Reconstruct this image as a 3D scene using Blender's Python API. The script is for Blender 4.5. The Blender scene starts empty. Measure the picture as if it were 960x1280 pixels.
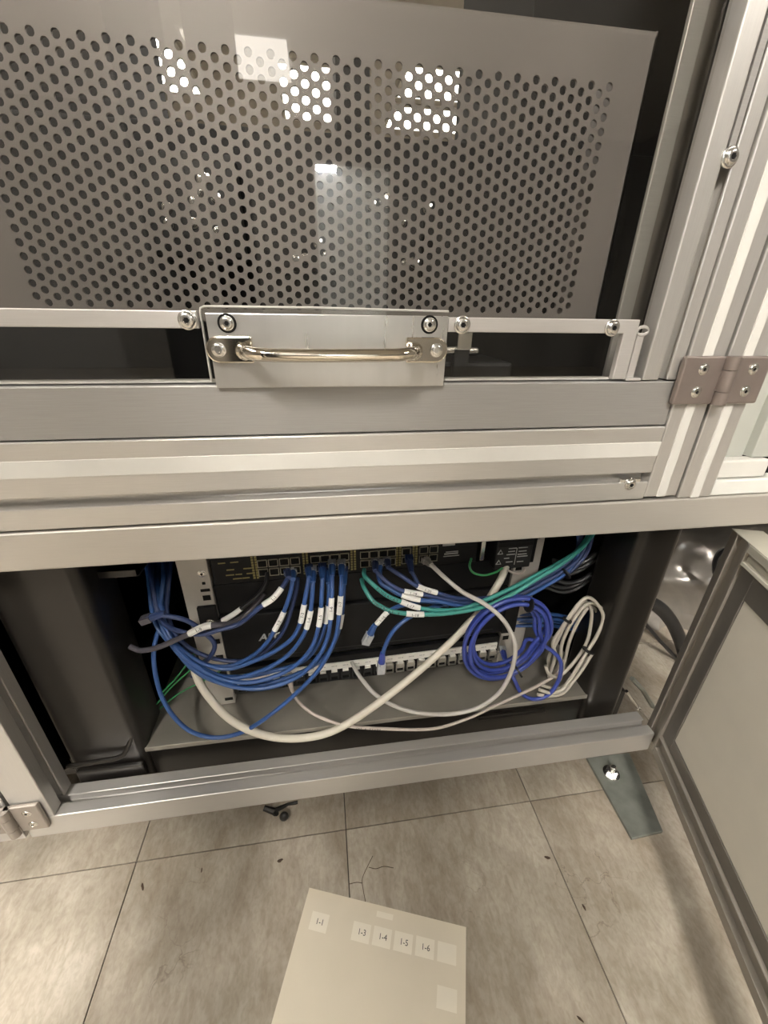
import bpy, bmesh, math, random
from mathutils import Vector, Matrix
random.seed(7)
S = bpy.context.scene
COL = S.collection
R_ = math.radians

# ------------------------------------------------------------------ camera, world, exposure
cam_d = bpy.data.cameras.new('camera')
cam_d.sensor_fit = 'VERTICAL'; cam_d.sensor_height = 24.0
cam_d.lens = 513.095 / 1280.0 * 24.0
cam_d.clip_start = 0.01; cam_d.clip_end = 60
cam = bpy.data.objects.new('camera', cam_d); COL.objects.link(cam)
_r = [[0.989536, -0.143632, 0.013697], [0.05092, 0.436468, 0.898278], [-0.135, -0.888181, 0.439215]]
cam.matrix_world = Matrix(((_r[0][0], _r[1][0], _r[2][0], 0.0),
                           (_r[0][1], _r[1][1], _r[2][1], 0.0),
                           (_r[0][2], _r[1][2], _r[2][2], 0.726), (0, 0, 0, 1)))
S.camera = cam
W = bpy.data.worlds.new('world'); S.world = W; W.use_nodes = True
W.node_tree.nodes['Background'].inputs[0].default_value = (0.9, 0.92, 1.0, 1)
W.node_tree.nodes['Background'].inputs[1].default_value = 0.05
S.view_settings.view_transform = 'Standard'; S.view_settings.look = 'None'
S.view_settings.gamma = 1.0; S.view_settings.use_curve_mapping = False
S.view_settings.exposure = 0.62
LAMP = 14.0            # radiance of the ceiling fixtures

# ------------------------------------------------------------------ materials
def mat(name, col, rough=0.5, metal=0.0, noise=0.0, nscale=40.0, stretch=(1, 1, 1), bump=0.0, spec=0.5,
        rnoise=0.0, col2=None, emit=0.0):
    m = bpy.data.materials.new(name); m.use_nodes = True
    nt = m.node_tree; b = nt.nodes['Principled BSDF']
    b.inputs['Base Color'].default_value = (*col, 1); b.inputs['Roughness'].default_value = rough
    b.inputs['Metallic'].default_value = metal
    b.inputs['Specular IOR Level'].default_value = spec
    if emit:
        b.inputs['Emission Color'].default_value = (*col, 1); b.inputs['Emission Strength'].default_value = emit
    if noise or bump or rnoise:
        tc = nt.nodes.new('ShaderNodeTexCoord'); mp = nt.nodes.new('ShaderNodeMapping')
        mp.inputs['Scale'].default_value = stretch
        nz = nt.nodes.new('ShaderNodeTexNoise'); nz.inputs['Scale'].default_value = nscale
        nz.inputs['Detail'].default_value = 5
        nt.links.new(tc.outputs['Object'], mp.inputs[0]); nt.links.new(mp.outputs[0], nz.inputs['Vector'])
        if noise:
            mx = nt.nodes.new('ShaderNodeMix'); mx.data_type = 'RGBA'
            c2 = col2 or tuple(c * (1 - noise) for c in col)
            mx.inputs[6].default_value = (*c2, 1); mx.inputs[7].default_value = (*col, 1)
            rm = nt.nodes.new('ShaderNodeMapRange'); rm.inputs[1].default_value = 0.35; rm.inputs[2].default_value = 0.65
            nt.links.new(nz.outputs['Fac'], rm.inputs[0]); nt.links.new(rm.outputs[0], mx.inputs[0])
            nt.links.new(mx.outputs[2], b.inputs['Base Color'])
        if rnoise:
            rr = nt.nodes.new('ShaderNodeMapRange'); rr.inputs[1].default_value = 0.3; rr.inputs[2].default_value = 0.7
            rr.inputs[3].default_value = rough - rnoise; rr.inputs[4].default_value = rough + rnoise
            nt.links.new(nz.outputs['Fac'], rr.inputs[0]); nt.links.new(rr.outputs[0], b.inputs['Roughness'])
        if bump:
            bp = nt.nodes.new('ShaderNodeBump'); bp.inputs['Strength'].default_value = bump
            bp.inputs['Distance'].default_value = 0.002
            nt.links.new(nz.outputs['Fac'], bp.inputs['Height']); nt.links.new(bp.outputs[0], b.inputs['Normal'])
    return m

M = {}
M['alu_x'] = mat('aluminium_drawn_along', (.56, .545, .52), .34, .62, .07, 60, (.6, 40, 40), .015, rnoise=.04)
M['alu_z'] = mat('aluminium_drawn_upright', (.56, .545, .52), .34, .62, .07, 60, (40, 40, .6), .015, rnoise=.04)
M['alu_dull'] = mat('aluminium_dull', (.36, .35, .335), .5, .5, .08, 50, (.6, 30, 30), .02)
M['cover'] = mat('slot_cover_plastic', (.62, .61, .575), .45, .0, .04, 30)
M['beam'] = mat('satin_sheet_metal', (.49, .465, .425), .42, .45, .06, 70, (.5, 30, 30), .02, rnoise=.05)
M['steel'] = mat('brushed_stainless', (.58, .57, .55), .30, .85, .03, 20, (8, 8, .7), 0, rnoise=.03)
M['bar'] = mat('clamp_bar_aluminium', (.56, .54, .52), .45, .5, .05, 60, (.6, 30, 30))
M['chrome'] = mat('polished_nickel', (.80, .74, .64), .09, 1.0, .03, 20)
M['zinc'] = mat('bright_zinc_screw', (.78, .77, .74), .22, 1.0, .05, 200)
M['dark_hole'] = mat('dark_recess', (.005, .005, .005), .7, 0, .1, 50, spec=.2)
M['hinge'] = mat('bronze_grey_zamak', (.27, .225, .205), .42, .6, .08, 80, rnoise=.05)
M['hinge_l'] = mat('grey_zamak', (.36, .325, .29), .4, .6, .08, 80, rnoise=.05)
M['perf'] = mat('perforated_steel', (.185, .172, .166), .5, .3, .07, 9, (1, 1, 1), .02)
M['black_paint'] = mat('black_painted_steel', (.017, .0155, .014), .42, .0, .2, 30, bump=.05, spec=.45)
M['leg_paint'] = mat('dark_brown_black_enamel', (.013, .0115, .010), .30, .0, .12, 60, bump=.04, spec=.5)
M['matt_black'] = mat('matt_black', (.008, .008, .0085), .65, 0, .15, 40, spec=.3)
M['device'] = mat('black_device_front', (.0065, .0065, .007), .55, 0, .15, 60, bump=.03, spec=.25)
M['device_g'] = mat('charcoal_device', (.017, .0175, .018), .5, 0, .15, 60, spec=.35)
M['rack'] = mat('grey_rack_steel', (.44, .42, .385), .5, .2, .05, 50)
M['tray'] = mat('galvanised_tray', (.345, .325, .285), .42, .5, .16, 18, (1, 1, 1), .03, rnoise=.06)
M['yellow'] = mat('yellow_legend', (.27, .23, .085), .6)
M['grey_print'] = mat('pale_grey_print', (.42, .42, .41), .5)
M['white_print'] = mat('white_print', (.66, .65, .62), .5)
M['ink'] = mat('black_ink', (.03, .03, .035), .6)
M['port'] = mat('beige_port_shell', (.36, .33, .25), .4, .3, .1, 90)
M['jack'] = mat('silver_jack', (.55, .53, .48), .3, .8, .1, 90)
M['strip'] = mat('white_label_strip', (.70, .69, .65), .5)
M['blue'] = mat('blue_cable_sheath', (.030, .085, .26), .38, 0, .12, 50, spec=.5)
M['blue_d'] = mat('navy_cable_sheath', (.028, .05, .145), .42, 0, .12, 50)
M['violet'] = mat('ultramarine_cable_sheath', (.035, .06, .30), .36, 0, .1, 50)
M['teal'] = mat('teal_cable_sheath', (.045, .265, .235), .4, 0, .08, 50)
M['white_c'] = mat('ivory_cable_sheath', (.62, .585, .50), .42, 0, .06, 50)
M['grey_c'] = mat('pale_grey_cable_sheath', (.52, .50, .47), .4, 0, .06, 50)
M['pink_c'] = mat('pinkish_grey_cable_sheath', (.50, .44, .40), .42, 0, .06, 50)
M['beige_c'] = mat('putty_cable_sheath', (.47, .44, .385), .42, 0, .06, 50)
M['black_c'] = mat('black_cable_sheath', (.014, .014, .015), .4, 0, .1, 50)
M['grey_d'] = mat('dark_grey_cable_sheath', (.075, .07, .085), .45, 0, .1, 50)
M['green'] = mat('green_earth_wire', (.035, .25, .085), .4, 0, .1, 50)
M['flag'] = mat('white_cable_flag', (.74, .74, .72), .5, 0, .04, 60)
M['paper'] = mat('label_backing_paper', (.66, .60, .485), .55, 0, .045, 14)
M['sticker'] = mat('white_sticker', (.76, .71, .60), .5, 0, .03, 30)
M['panel'] = mat('cream_door_panel', (.70, .665, .575), .5, 0, .04, 25, bump=.03)
M['door_alu'] = mat('door_profile_aluminium', (.34, .315, .275), .42, .5, .07, 60, (1, 1, 1), .02, rnoise=.05)
M['door_dark'] = mat('door_inner_strip', (.20, .185, .165), .45, .45, .07, 60)
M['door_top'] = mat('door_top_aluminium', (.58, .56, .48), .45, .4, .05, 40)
M['galv'] = mat('galvanised_strap', (.27, .285, .255), .45, .4, .35, 26, (1, 1, 1), .04, rnoise=.08)
M['film'] = mat('plastic_film', (.34, .315, .285), .22, .25, .3, 8, (1, 3, 1), .15)
M['sidepanel'] = mat('pale_grey_green_panel', (.45, .46, .42), .5, .1, .05, 20)
M['white_trim'] = mat('white_trim', (.66, .665, .63), .5, 0, .04, 20)
M['debris'] = mat('brown_debris', (.085, .055, .035), .8, 0, .4, 200)
M['wall'] = mat('painted_wall', (.27, .26, .24), .8, 0, .05, 3)
M['ceiling'] = mat('ceiling_tile', (.46, .445, .415), .85, 0, .06, 12)
M['post_dark'] = mat('umber_channel', (.075, .068, .062), .45, .2, .08, 40)  # dark tone standing in for shade in a gap
M['dark_cloth'] = mat('dark_cloth', (.035, .033, .032), .9, 0, .2, 60)

def lamp_mat(name, col, e):
    m = bpy.data.materials.new(name); m.use_nodes = True; nt = m.node_tree
    nt.nodes.remove(nt.nodes['Principled BSDF'])
    em = nt.nodes.new('ShaderNodeEmission'); em.inputs[0].default_value = (*col, 1); em.inputs[1].default_value = e
    nt.links.new(em.outputs[0], nt.nodes['Material Output'].inputs[0]); return m
M['lamp'] = lamp_mat('fluorescent_diffuser', (1.0, .94, .86), LAMP)
M['lamp_main'] = lamp_mat('bright_fluorescent_diffuser', (1.0, .935, .845), LAMP * 23.0)
M['lamp_over'] = lamp_mat('overhead_fluorescent_diffuser', (1.0, .94, .86), LAMP * .85)
M['lamp_soft'] = lamp_mat('dim_diffuser', (1.0, .94, .86), 5.0)
M['led'] = lamp_mat('white_indicator', (1.0, .98, .92), 2.2)  # emission standing in for glints off shiny metal
M['lamp_hot'] = lamp_mat('bright_passage_diffuser', (.95, .97, 1.0), 150.0)

def glass_mat(name, tint, boost=1.0):
    m = bpy.data.materials.new(name); m.use_nodes = True; nt = m.node_tree
    nt.nodes.remove(nt.nodes['Principled BSDF'])
    tr = nt.nodes.new('ShaderNodeBsdfTransparent'); tr.inputs[0].default_value = (*tint, 1)
    gl = nt.nodes.new('ShaderNodeBsdfGlossy'); gl.inputs['Roughness'].default_value = 0.015
    fr = nt.nodes.new('ShaderNodeFresnel'); ge = nt.nodes.new('ShaderNodeNewGeometry'); mr = nt.nodes.new('ShaderNodeMapRange')
    mr.inputs[3].default_value = 1.58; mr.inputs[4].default_value = 1 / 1.58      # leaving the sheet: same reflectance as entering it
    nt.links.new(ge.outputs['Backfacing'], mr.inputs[0]); nt.links.new(mr.outputs[0], fr.inputs[0])
    mu = nt.nodes.new('ShaderNodeMath'); mu.operation = 'MULTIPLY'; mu.inputs[1].default_value = boost; mu.use_clamp = True
    nt.links.new(fr.outputs[0], mu.inputs[0])
    mx = nt.nodes.new('ShaderNodeMixShader')
    nt.links.new(mu.outputs[0], mx.inputs[0]); nt.links.new(tr.outputs[0], mx.inputs[1]); nt.links.new(gl.outputs[0], mx.inputs[2])
    nt.links.new(mx.outputs[0], nt.nodes['Material Output'].inputs[0]); return m
M['glass'] = glass_mat('clear_polycarbonate', (.97, .965, .95))
M['clear'] = mat('clear_plug_plastic', (.40, .42, .44), .15, 0, .1, 200, spec=.8)
M['edge'] = mat('polycarbonate_cut_edge', (.50, .49, .46), .3, 0, .1, 90)

def floor_mat():
    m = bpy.data.materials.new('vinyl_floor_tile'); m.use_nodes = True; nt = m.node_tree; b = nt.nodes['Principled BSDF']
    L = nt.links.new
    tc = nt.nodes.new('ShaderNodeTexCoord'); oi = nt.nodes.new('ShaderNodeObjectInfo')
    geo = nt.nodes.new('ShaderNodeNewGeometry')
    ad = nt.nodes.new('ShaderNodeVectorMath'); ad.operation = 'ADD'
    sc = nt.nodes.new('ShaderNodeVectorMath'); sc.operation = 'SCALE'; sc.inputs['Scale'].default_value = 7.0
    cx = nt.nodes.new('ShaderNodeCombineXYZ')
    L(oi.outputs['Random'], cx.inputs[0]); L(oi.outputs['Random'], cx.inputs[1])
    L(cx.outputs[0], sc.inputs[0]); L(geo.outputs['Position'], ad.inputs[0]); L(sc.outputs[0], ad.inputs[1])
    def noise(scale, stretch, detail=6, src=None, dist=0.0):
        mp = nt.nodes.new('ShaderNodeMapping'); mp.inputs['Scale'].default_value = stretch
        n = nt.nodes.new('ShaderNodeTexNoise'); n.inputs['Scale'].default_value = scale; n.inputs['Detail'].default_value = detail
        n.inputs['Distortion'].default_value = dist
        L((src or ad.outputs[0]), mp.inputs[0]); L(mp.outputs[0], n.inputs['Vector']); return n
    def ramp(n, a, bb, ca, cb):
        r = nt.nodes.new('ShaderNodeValToRGB'); r.color_ramp.elements[0].position = a; r.color_ramp.elements[1].position = bb
        r.color_ramp.elements[0].color = (*ca, 1); r.color_ramp.elements[1].color = (*cb, 1); L(n.outputs['Fac'], r.inputs[0]); return r
    def mul(c1, c2, f=1.0):
        x = nt.nodes.new('ShaderNodeMix'); x.data_type = 'RGBA'; x.blend_type = 'MULTIPLY'; x.inputs[0].default_value = f
        L(c1, x.inputs[6]); L(c2, x.inputs[7]); return x.outputs[2]
    big = ramp(noise(8, (1, .6, 1), 6, dist=.9), .34, .66, (.365, .315, .255), (.515, .47, .40))
    streak = ramp(noise(60, (1, .38, 1), 8, dist=1.2), .38, .58, (.86, .845, .82), (1, 1, 1))
    fine = ramp(noise(240, (1, .55, 1), 6, dist=.6), .34, .60, (.86, .85, .83), (1, 1, 1))
    dirt = ramp(noise(5, (1, 1, 1), 8, src=geo.outputs['Position'], dist=1.0), .38, .58, (.74, .73, .71), (1, 1, 1))
    c = mul(mul(mul(big.outputs[0], streak.outputs[0]), fine.outputs[0]), dirt.outputs[0])
    vein = nt.nodes.new('ShaderNodeTexVoronoi'); vein.feature = 'DISTANCE_TO_EDGE'; vein.inputs['Scale'].default_value = 17
    wn = noise(14, (1, 1, 1), 5); wa = nt.nodes.new('ShaderNodeVectorMath'); wa.operation = 'MULTIPLY_ADD'
    wa.inputs[1].default_value = (.14, .14, 0); L(wn.outputs['Color'], wa.inputs[0]); L(ad.outputs[0], wa.inputs[2])
    L(wa.outputs[0], vein.inputs['Vector'])
    vr = nt.nodes.new('ShaderNodeMapRange'); vr.inputs[1].default_value = 0; vr.inputs[2].default_value = .012
    vr.inputs[3].default_value = .55; vr.inputs[4].default_value = 0; L(vein.outputs['Distance'], vr.inputs[0])
    msk = ramp(noise(5, (1, 1, 1), 2), .56, .64, (0, 0, 0), (1, 1, 1))
    mm = nt.nodes.new('ShaderNodeMath'); mm.operation = 'MULTIPLY'; L(vr.outputs[0], mm.inputs[0]); L(msk.outputs[0], mm.inputs[1])
    x = nt.nodes.new('ShaderNodeMix'); x.data_type = 'RGBA'; L(mm.outputs[0], x.inputs[0]); L(c, x.inputs[6]); x.inputs[7].default_value = (.13, .10, .075, 1)
    L(x.outputs[2], b.inputs['Base Color'])
    b.inputs['Roughness'].default_value = .42; b.inputs['Specular IOR Level'].default_value = .4
    bp = nt.nodes.new('ShaderNodeBump'); bp.inputs['Strength'].default_value = .12; bp.inputs['Distance'].default_value = .002
    L(noise(70, (1, .6, 1), 5).outputs['Fac'], bp.inputs['Height']); L(bp.outputs[0], b.inputs['Normal'])
    return m
M['floor'] = floor_mat()

# ------------------------------------------------------------------ object helpers
def link(name, data, parent=None, m=None, loc=None, rot=None):
    o = bpy.data.objects.new(name, data); COL.objects.link(o)
    if m is not None and data is not None and not data.materials: data.materials.append(m)
    if parent is not None: o.parent = parent
    if loc is not None: o.location = loc
    if rot is not None: o.rotation_euler = rot
    return o
def mesh_of(bm, name='mesh', smooth=False):
    bmesh.ops.recalc_face_normals(bm, faces=bm.faces)
    me = bpy.data.meshes.new(name); bm.to_mesh(me); bm.free()
    if smooth:
        me.polygons.foreach_set('use_smooth', [True] * len(me.polygons))
        try: me.set_sharp_from_angle(angle=R_(40))
        except Exception: pass
    return me
def obj(name, bm, m, parent=None, smooth=False, bevel=0.0, loc=None, rot=None, seg=2):
    o = link(name, mesh_of(bm, name, smooth), parent, m, loc, rot)
    if bevel:
        b = o.modifiers.new('bevel', 'BEVEL'); b.width = bevel; b.segments = seg; b.limit_method = 'ANGLE'; b.angle_limit = R_(35)
        b.harden_normals = False
    return o
def tag(o, label=None, cat=None, group=None, kind=None):
    if label: o['label'] = label
    if cat: o['category'] = cat
    if group: o['group'] = group
    if kind: o['kind'] = kind
    return o
def thing(name, label, cat, loc=(0, 0, 0), rz=0.0, group=None):
    o = link(name, None, None, None, loc, (0, 0, rz)); o.empty_display_size = .05
    return tag(o, label, cat, group)
def box(bm, x0, x1, y0, y1, z0, z1):
    v = [bm.verts.new((x, y, z)) for z in (z0, z1) for y in (y0, y1) for x in (x0, x1)]
    for f in ((0, 2, 3, 1), (4, 5, 7, 6), (0, 1, 5, 4), (2, 6, 7, 3), (0, 4, 6, 2), (1, 3, 7, 5)):
        bm.faces.new([v[i] for i in f])
    return v
def bx(*a):
    bm = bmesh.new(); box(bm, *a); return bm
def prism(poly, axis, a0, a1):
    """poly: list of 2-D points; axis z -> (x,y), x -> (y,z), y -> (x,z)."""
    bm = bmesh.new()
    def p(q, a): return {'z': (q[0], q[1], a), 'x': (a, q[0], q[1]), 'y': (q[0], a, q[1])}[axis]
    lo = [bm.verts.new(p(q, a0)) for q in poly]; hi = [bm.verts.new(p(q, a1)) for q in poly]
    n = len(poly)
    for i in range(n): bm.faces.new((lo[i], lo[(i + 1) % n], hi[(i + 1) % n], hi[i]))
    bm.faces.new(lo[::-1]); bm.faces.new(hi)
    return bm
def slotted(u0, u1, v0, v1, slots, w=.0085, lip=.0025, dep=.011):
    """Outline of an extruded profile; slots: (side, centre) with side b r t l."""
    P_ = []
    def sl(side):
        return sorted([c for s, c in slots if s == side])
    P_.append((u0, v0))
    for c in sl('b'): P_ += [(c - w/2, v0), (c - w/2, v0 + lip), (c - w*.9, v0 + lip), (c - w*.5, v0 + dep), (c + w*.5, v0 + dep), (c + w*.9, v0 + lip), (c + w/2, v0 + lip), (c + w/2, v0)]
    P_.append((u1, v0))
    for c in sl('r'): P_ += [(u1, c - w/2), (u1 - lip, c - w/2), (u1 - lip, c - w*.9), (u1 - dep, c - w*.5), (u1 - dep, c + w*.5), (u1 - lip, c + w*.9), (u1 - lip, c + w/2), (u1, c + w/2)]
    P_.append((u1, v1))
    for c in sl('t')[::-1]: P_ += [(c + w/2, v1), (c + w/2, v1 - lip), (c + w*.9, v1 - lip), (c + w*.5, v1 - dep), (c - w*.5, v1 - dep), (c - w*.9, v1 - lip), (c - w/2, v1 - lip), (c - w/2, v1)]
    P_.append((u0, v1))
    for c in sl('l')[::-1]: P_ += [(u0, c + w/2), (u0 + lip, c + w/2), (u0 + lip, c + w*.9), (u0 + dep, c + w*.5), (u0 + dep, c - w*.5), (u0 + lip, c - w*.9), (u0 + lip, c - w/2), (u0, c - w/2)]
    return P_
def catmull(pts, n=10):
    pts = [Vector(p) for p in pts]
    q = [pts[0] * 2 - pts[1]] + pts + [pts[-1] * 2 - pts[-2]]
    out = []
    for i in range(1, len(q) - 2):
        a, b, c, d = q[i - 1], q[i], q[i + 1], q[i + 2]
        for k in range(n):
            t = k / n
            out.append(.5 * ((2 * b) + (c - a) * t + (2 * a - 5 * b + 4 * c - d) * t * t + (3 * b - a - 3 * c + d) * t ** 3))
    out.append(pts[-1].copy()); return out
def tube(bm, pts, r, n=10, cap=True):
    """sweep a circle along points; r a number or a list."""
    rs = r if isinstance(r, (list, tuple)) else [r] * len(pts)
    up = None; rings = []
    for i, p in enumerate(pts):
        t = (pts[min(i + 1, len(pts) - 1)] - pts[max(i - 1, 0)])
        if t.length < 1e-9: t = Vector((0, 0, 1))
        t.normalize()
        if up is None:
            up = Vector((0, 0, 1)) if abs(t.z) < .9 else Vector((1, 0, 0))
        up = (up - t * up.dot(t)); up.normalize(); s = t.cross(up)
        rings.append([bm.verts.new(p + (up * math.cos(2 * math.pi * k / n) + s * math.sin(2 * math.pi * k / n)) * rs[i]) for k in range(n)])
    for a, b in zip(rings, rings[1:]):
        for k in range(n): bm.faces.new((a[k], a[(k + 1) % n], b[(k + 1) % n], b[k]))
    if cap: bm.faces.new(rings[0][::-1]); bm.faces.new(rings[-1])
def lathe(prof, n=24, axis=Vector((0, -1, 0))):
    """prof: (radius, height) pairs along axis."""
    bm = bmesh.new(); q = Vector((0, 0, 1)).rotation_difference(axis); rings = []
    for r, h in prof:
        if r < 1e-7: rings.append([bm.verts.new(q @ Vector((0, 0, h)))])
        else: rings.append([bm.verts.new(q @ Vector((r * math.cos(2 * math.pi * k / n), r * math.sin(2 * math.pi * k / n), h))) for k in range(n)])
    for a, b in zip(rings, rings[1:]):
        if len(a) == 1 and len(b) == 1: continue
        for k in range(n):
            k2 = (k + 1) % n
            if len(a) == 1: bm.faces.new((a[0], b[k2], b[k]))
            elif len(b) == 1: bm.faces.new((a[k], a[k2], b[0]))
            else: bm.faces.new((a[k], a[k2], b[k2], b[k]))
    return bm
_txt = {}
def text_mesh(s, size, extrude=.00005, shear=0.0, bold=0.0):
    key = (s, size, shear, bold)
    if key in _txt: return _txt[key]
    cu = bpy.data.curves.new('text', 'FONT'); cu.body = s; cu.size = size; cu.extrude = extrude; cu.shear = shear; cu.offset = bold
    cu.align_x = 'CENTER'; cu.align_y = 'CENTER'; cu.resolution_u = 2
    o = bpy.data.objects.new('text', cu); COL.objects.link(o)
    dg = bpy.context.evaluated_depsgraph_get(); dg.update()
    me = bpy.data.meshes.new_from_object(o.evaluated_get(dg)); me.materials.clear()
    bpy.data.objects.remove(o); bpy.data.curves.remove(cu)
    _txt[key] = me; return me
def text(name, s, size, m, parent, matrix=None, loc=None, rot=None, **k):
    me = text_mesh(s, size, **k).copy()
    o = link(name, me, parent, m)
    if matrix is not None: o.matrix_local = matrix
    else: o.location = loc; o.rotation_euler = rot or (R_(90), 0, 0)
    return o

# shared screw meshes (axis towards -y, base at y = 0)
def _two(m_main, m_dark, bm_head, bm_dark):
    a = mesh_of(bm_head, 'bolt', True); a.materials.append(m_main)
    b = mesh_of(bm_dark, 'hex_socket', False); b.materials.append(m_dark); return a, b
def screw_data(rw, rh, h):
    head = lathe([(0, 0), (rw, 0), (rw, h * .28), (rw * .93, h * .36), (rh * 1.02, h * .38), (rh, h * .55), (rh * .82, h * .9), (rh * .62, h), (rh * .40, h), (rh * .38, h * .93), (0, h * .93)], 24)
    dark = lathe([(rh * .38, h * .94), (rh * .36, h * .945), (0, h * .945)], 6)
    return _two(M['zinc'], M['dark_hole'], head, dark)
SC_BIG = screw_data(.0068, .0056, .0042)
SC_MID = screw_data(.0056, .0046, .0030)
SC_SM = screw_data(.0052, .0044, .0016)
def bolt(parent, x, y, z, d=SC_BIG, name='bolt', deep=True, axis_rot=None):
    o = link(name, d[0], parent, None, (x, y, z), axis_rot)
    if deep: link('hex_socket', d[1], o)
    return o

# ------------------------------------------------------------------ the room (setting)
def struct(name, bm, m, parent=None): return tag(obj(name, bm, m, parent), kind='structure')
X0, X1, Y0, Y1, ZC = -4.2, 4.2, -5.5, 8.0, 2.7
fl = struct('floor', bx(X0, X1, Y0, Y1, -.05, -.0032), M['floor'])
struct('ceiling', bx(X0, X1, Y0, Y1, ZC, ZC + .05), M['ceiling'])
struct('wall_left', bx(X0 - .1, X0, Y0, Y1, 0, ZC), M['wall'])
struct('wall_right', bx(X1, X1 + .1, Y0, Y1, 0, ZC), M['wall'])
struct('wall_far', bx(X0, X1, Y1, Y1 + .1, 0, ZC), M['wall'])
# the wall behind the camera has a doorway into a lit passage
bm = bmesh.new(); box(bm, X0, .05, Y0 - .1, Y0, 0, ZC); box(bm, .95, X1, Y0 - .1, Y0, 0, ZC); box(bm, .05, .95, Y0 - .1, Y0, 2.3, ZC)
struct('wall_rear', bm, M['wall'])
bm = bmesh.new()
box(bm, -.35, 1.35, Y0 - 1.6, Y0 - 1.5, 0, 2.6); box(bm, -.45, -.35, Y0 - 1.6, Y0 - .1, 0, 2.6); box(bm, 1.35, 1.45, Y0 - 1.6, Y0 - .1, 0, 2.6)
box(bm, -.45, 1.45, Y0 - 1.6, Y0 - .1, 2.6, 2.65); box(bm, -.45, 1.45, Y0 - 1.6, Y0 - .1, -.05, 0)
struct('wall_passage', bm, mat('passage_white_paint', (.8, .8, .76), .7, 0, .03, 4))
obj('joint_bed', bx(-1.521, 2.134, -.858, 2.189, -.0031, -.0026), mat('dirty_joint', (.06, .05, .04), .8, 0, .2, 60), fl)
TILE = .3048; TX, TY = .0025, .3605
tile_me = mesh_of(bx(.0008, TILE - .0008, .0008, TILE - .0008, -.0026, 0), 'tile'); tile_me.materials.append(M['floor'])
for i in range(-5, 7):
    for j in range(-4, 6):
        link('tile', tile_me, fl, None, (TX + i * TILE, TY + j * TILE, 0))

# ceiling fixtures
lf_frame = bmesh.new()
box(lf_frame, -.62, .62, -.32, -.29, -.03, 0); box(lf_frame, -.62, .62, .29, .32, -.03, 0); box(lf_frame, -.62, -.59, -.29, .29, -.03, 0); box(lf_frame, .59, .62, -.29, .29, -.03, 0)
lf_me = mesh_of(lf_frame, 'frame'); lf_me.materials.append(M['white_trim'])
ld_me = mesh_of(bx(-.59, .59, -.29, .29, -.02, -.005), 'diffuser'); ld_me.materials.append(M['lamp'])
LAMPS = [(-1.5, -.25, 90, 'nearly over the camera, to the left'), (2.4, -1.9, 90, 'behind the camera to the right'),
         (1.5, 5.2, 0, 'over the far side, right'), (1.5, 6.0, 0, 'furthest over the far side'), (.05, 5.65, 90, 'over the far side, middle'),
         (-1.35, 5.2, 90, 'over the far side, left')]
ld_over = ld_me.copy(); ld_over.materials.clear(); ld_over.materials.append(M['lamp_over'])
for x, y, r, where in LAMPS:
    t = thing('ceiling_light', 'recessed fluorescent ceiling panel ' + where, 'ceiling light', (x, y, ZC), R_(r), 'fluorescent panels in the ceiling')
    link('frame', lf_me, t); link('diffuser', ld_over if where.startswith('nearly') else ld_me, t)
t = thing('strip_light', 'narrow bright strip light on the ceiling behind the camera', 'ceiling light', (-.65, -1.9, ZC))
obj('housing', bx(-.09, .09, -.65, .65, -.05, 0), M['white_trim'], t, bevel=.004); obj('diffuser', bx(-.06, .06, -.6, .6, -.062, -.0502), M['lamp_main'], t)
t = thing('ceiling_light', 'small dim ceiling panel near the doorway wall', 'ceiling light', (-.55, -4.36, ZC))
obj('frame', bx(-.44, .44, -.37, .37, -.006, 0), M['white_trim'], t); obj('diffuser', bx(-.41, .41, -.34, .34, -.02, -.0065), M['lamp_soft'], t)
t = thing('passage_lamp', 'bright ceiling lamp in the passage beyond the rear doorway', 'lamp', (.225, Y0 - 1.4, 2.6))
obj('diffuser', bx(-.145, .145, -.15, .15, -.03, -.0125), M['lamp_hot'], t); obj('frame', bx(-.16, .16, -.17, .17, -.012, 0), M['white_trim'], t)

# unseen dark posts added to cast shadow bands on the floor, faint in the glass
for x_, y_, lab in ((-.415, -.80, 'left'), (-.235, -.80, 'right')):
    t = thing('guard_post', 'tall black square guard post behind the camera, ' + lab + ' of two', 'post', (x_, y_, 0))
    obj('column', bx(-.055, .055, -.055, .055, .012, 1.75), M['matt_black'], t, bevel=.006)
    obj('foot_plate', bx(-.07, .07, -.09, .09, 0, .0118), M['matt_black'], t, bevel=.002)
    for sx_ in (-.058, .058):
        for sy_ in (-.072, .072): obj('anchor_bolt', lathe([(0, 0), (.009, 0), (.009, .007), (0, .008)], 6, Vector((0, 0, 1))), M['zinc'], t, loc=(sx_, sy_, .0119))
# ------------------------------------------------------------------ machine base
YF = .35
base = thing('machine_base', 'dark machine base under the long pale grey front beam', 'machine base', (.06, .6, 0))
def W_(o):     # keep world coordinates for parts of a thing that stands away from the origin
    o.location = Vector(o.location) - Vector(o.parent.location); return o
W_(obj('front_beam', bx(-1.3, 1.3, .349, .389, .5125, .5505), M['beam'], base, bevel=.0022, seg=3))
def round_tube(x0, x1, y0, y1, z0, z1, r=.012):
    pts = []
    for cx, cy, a in ((x1 - r, y1 - r, 0), (x0 + r, y1 - r, 90), (x0 + r, y0 + r, 180), (x1 - r, y0 + r, 270)):
        for k in range(6):
            t_ = R_(a + 18 * k); pts.append((cx + r * math.cos(t_), cy + r * math.sin(t_)))
    return prism(pts, 'z', z0, z1)
for x0, x1 in ((-.362, -.265), (.393, .455)):
    W_(obj('leg', round_tube(x0, x1, .402, .475, .112, .5124), M['leg_paint'], base, True))
W_(obj('back_panel', bx(-.75, .46, .95, .96, .02, .55), M['matt_black'], base))
W_(obj('side_panel', bx(-.76, -.75, .40, .96, .02, .55), M['matt_black'], base))
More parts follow.
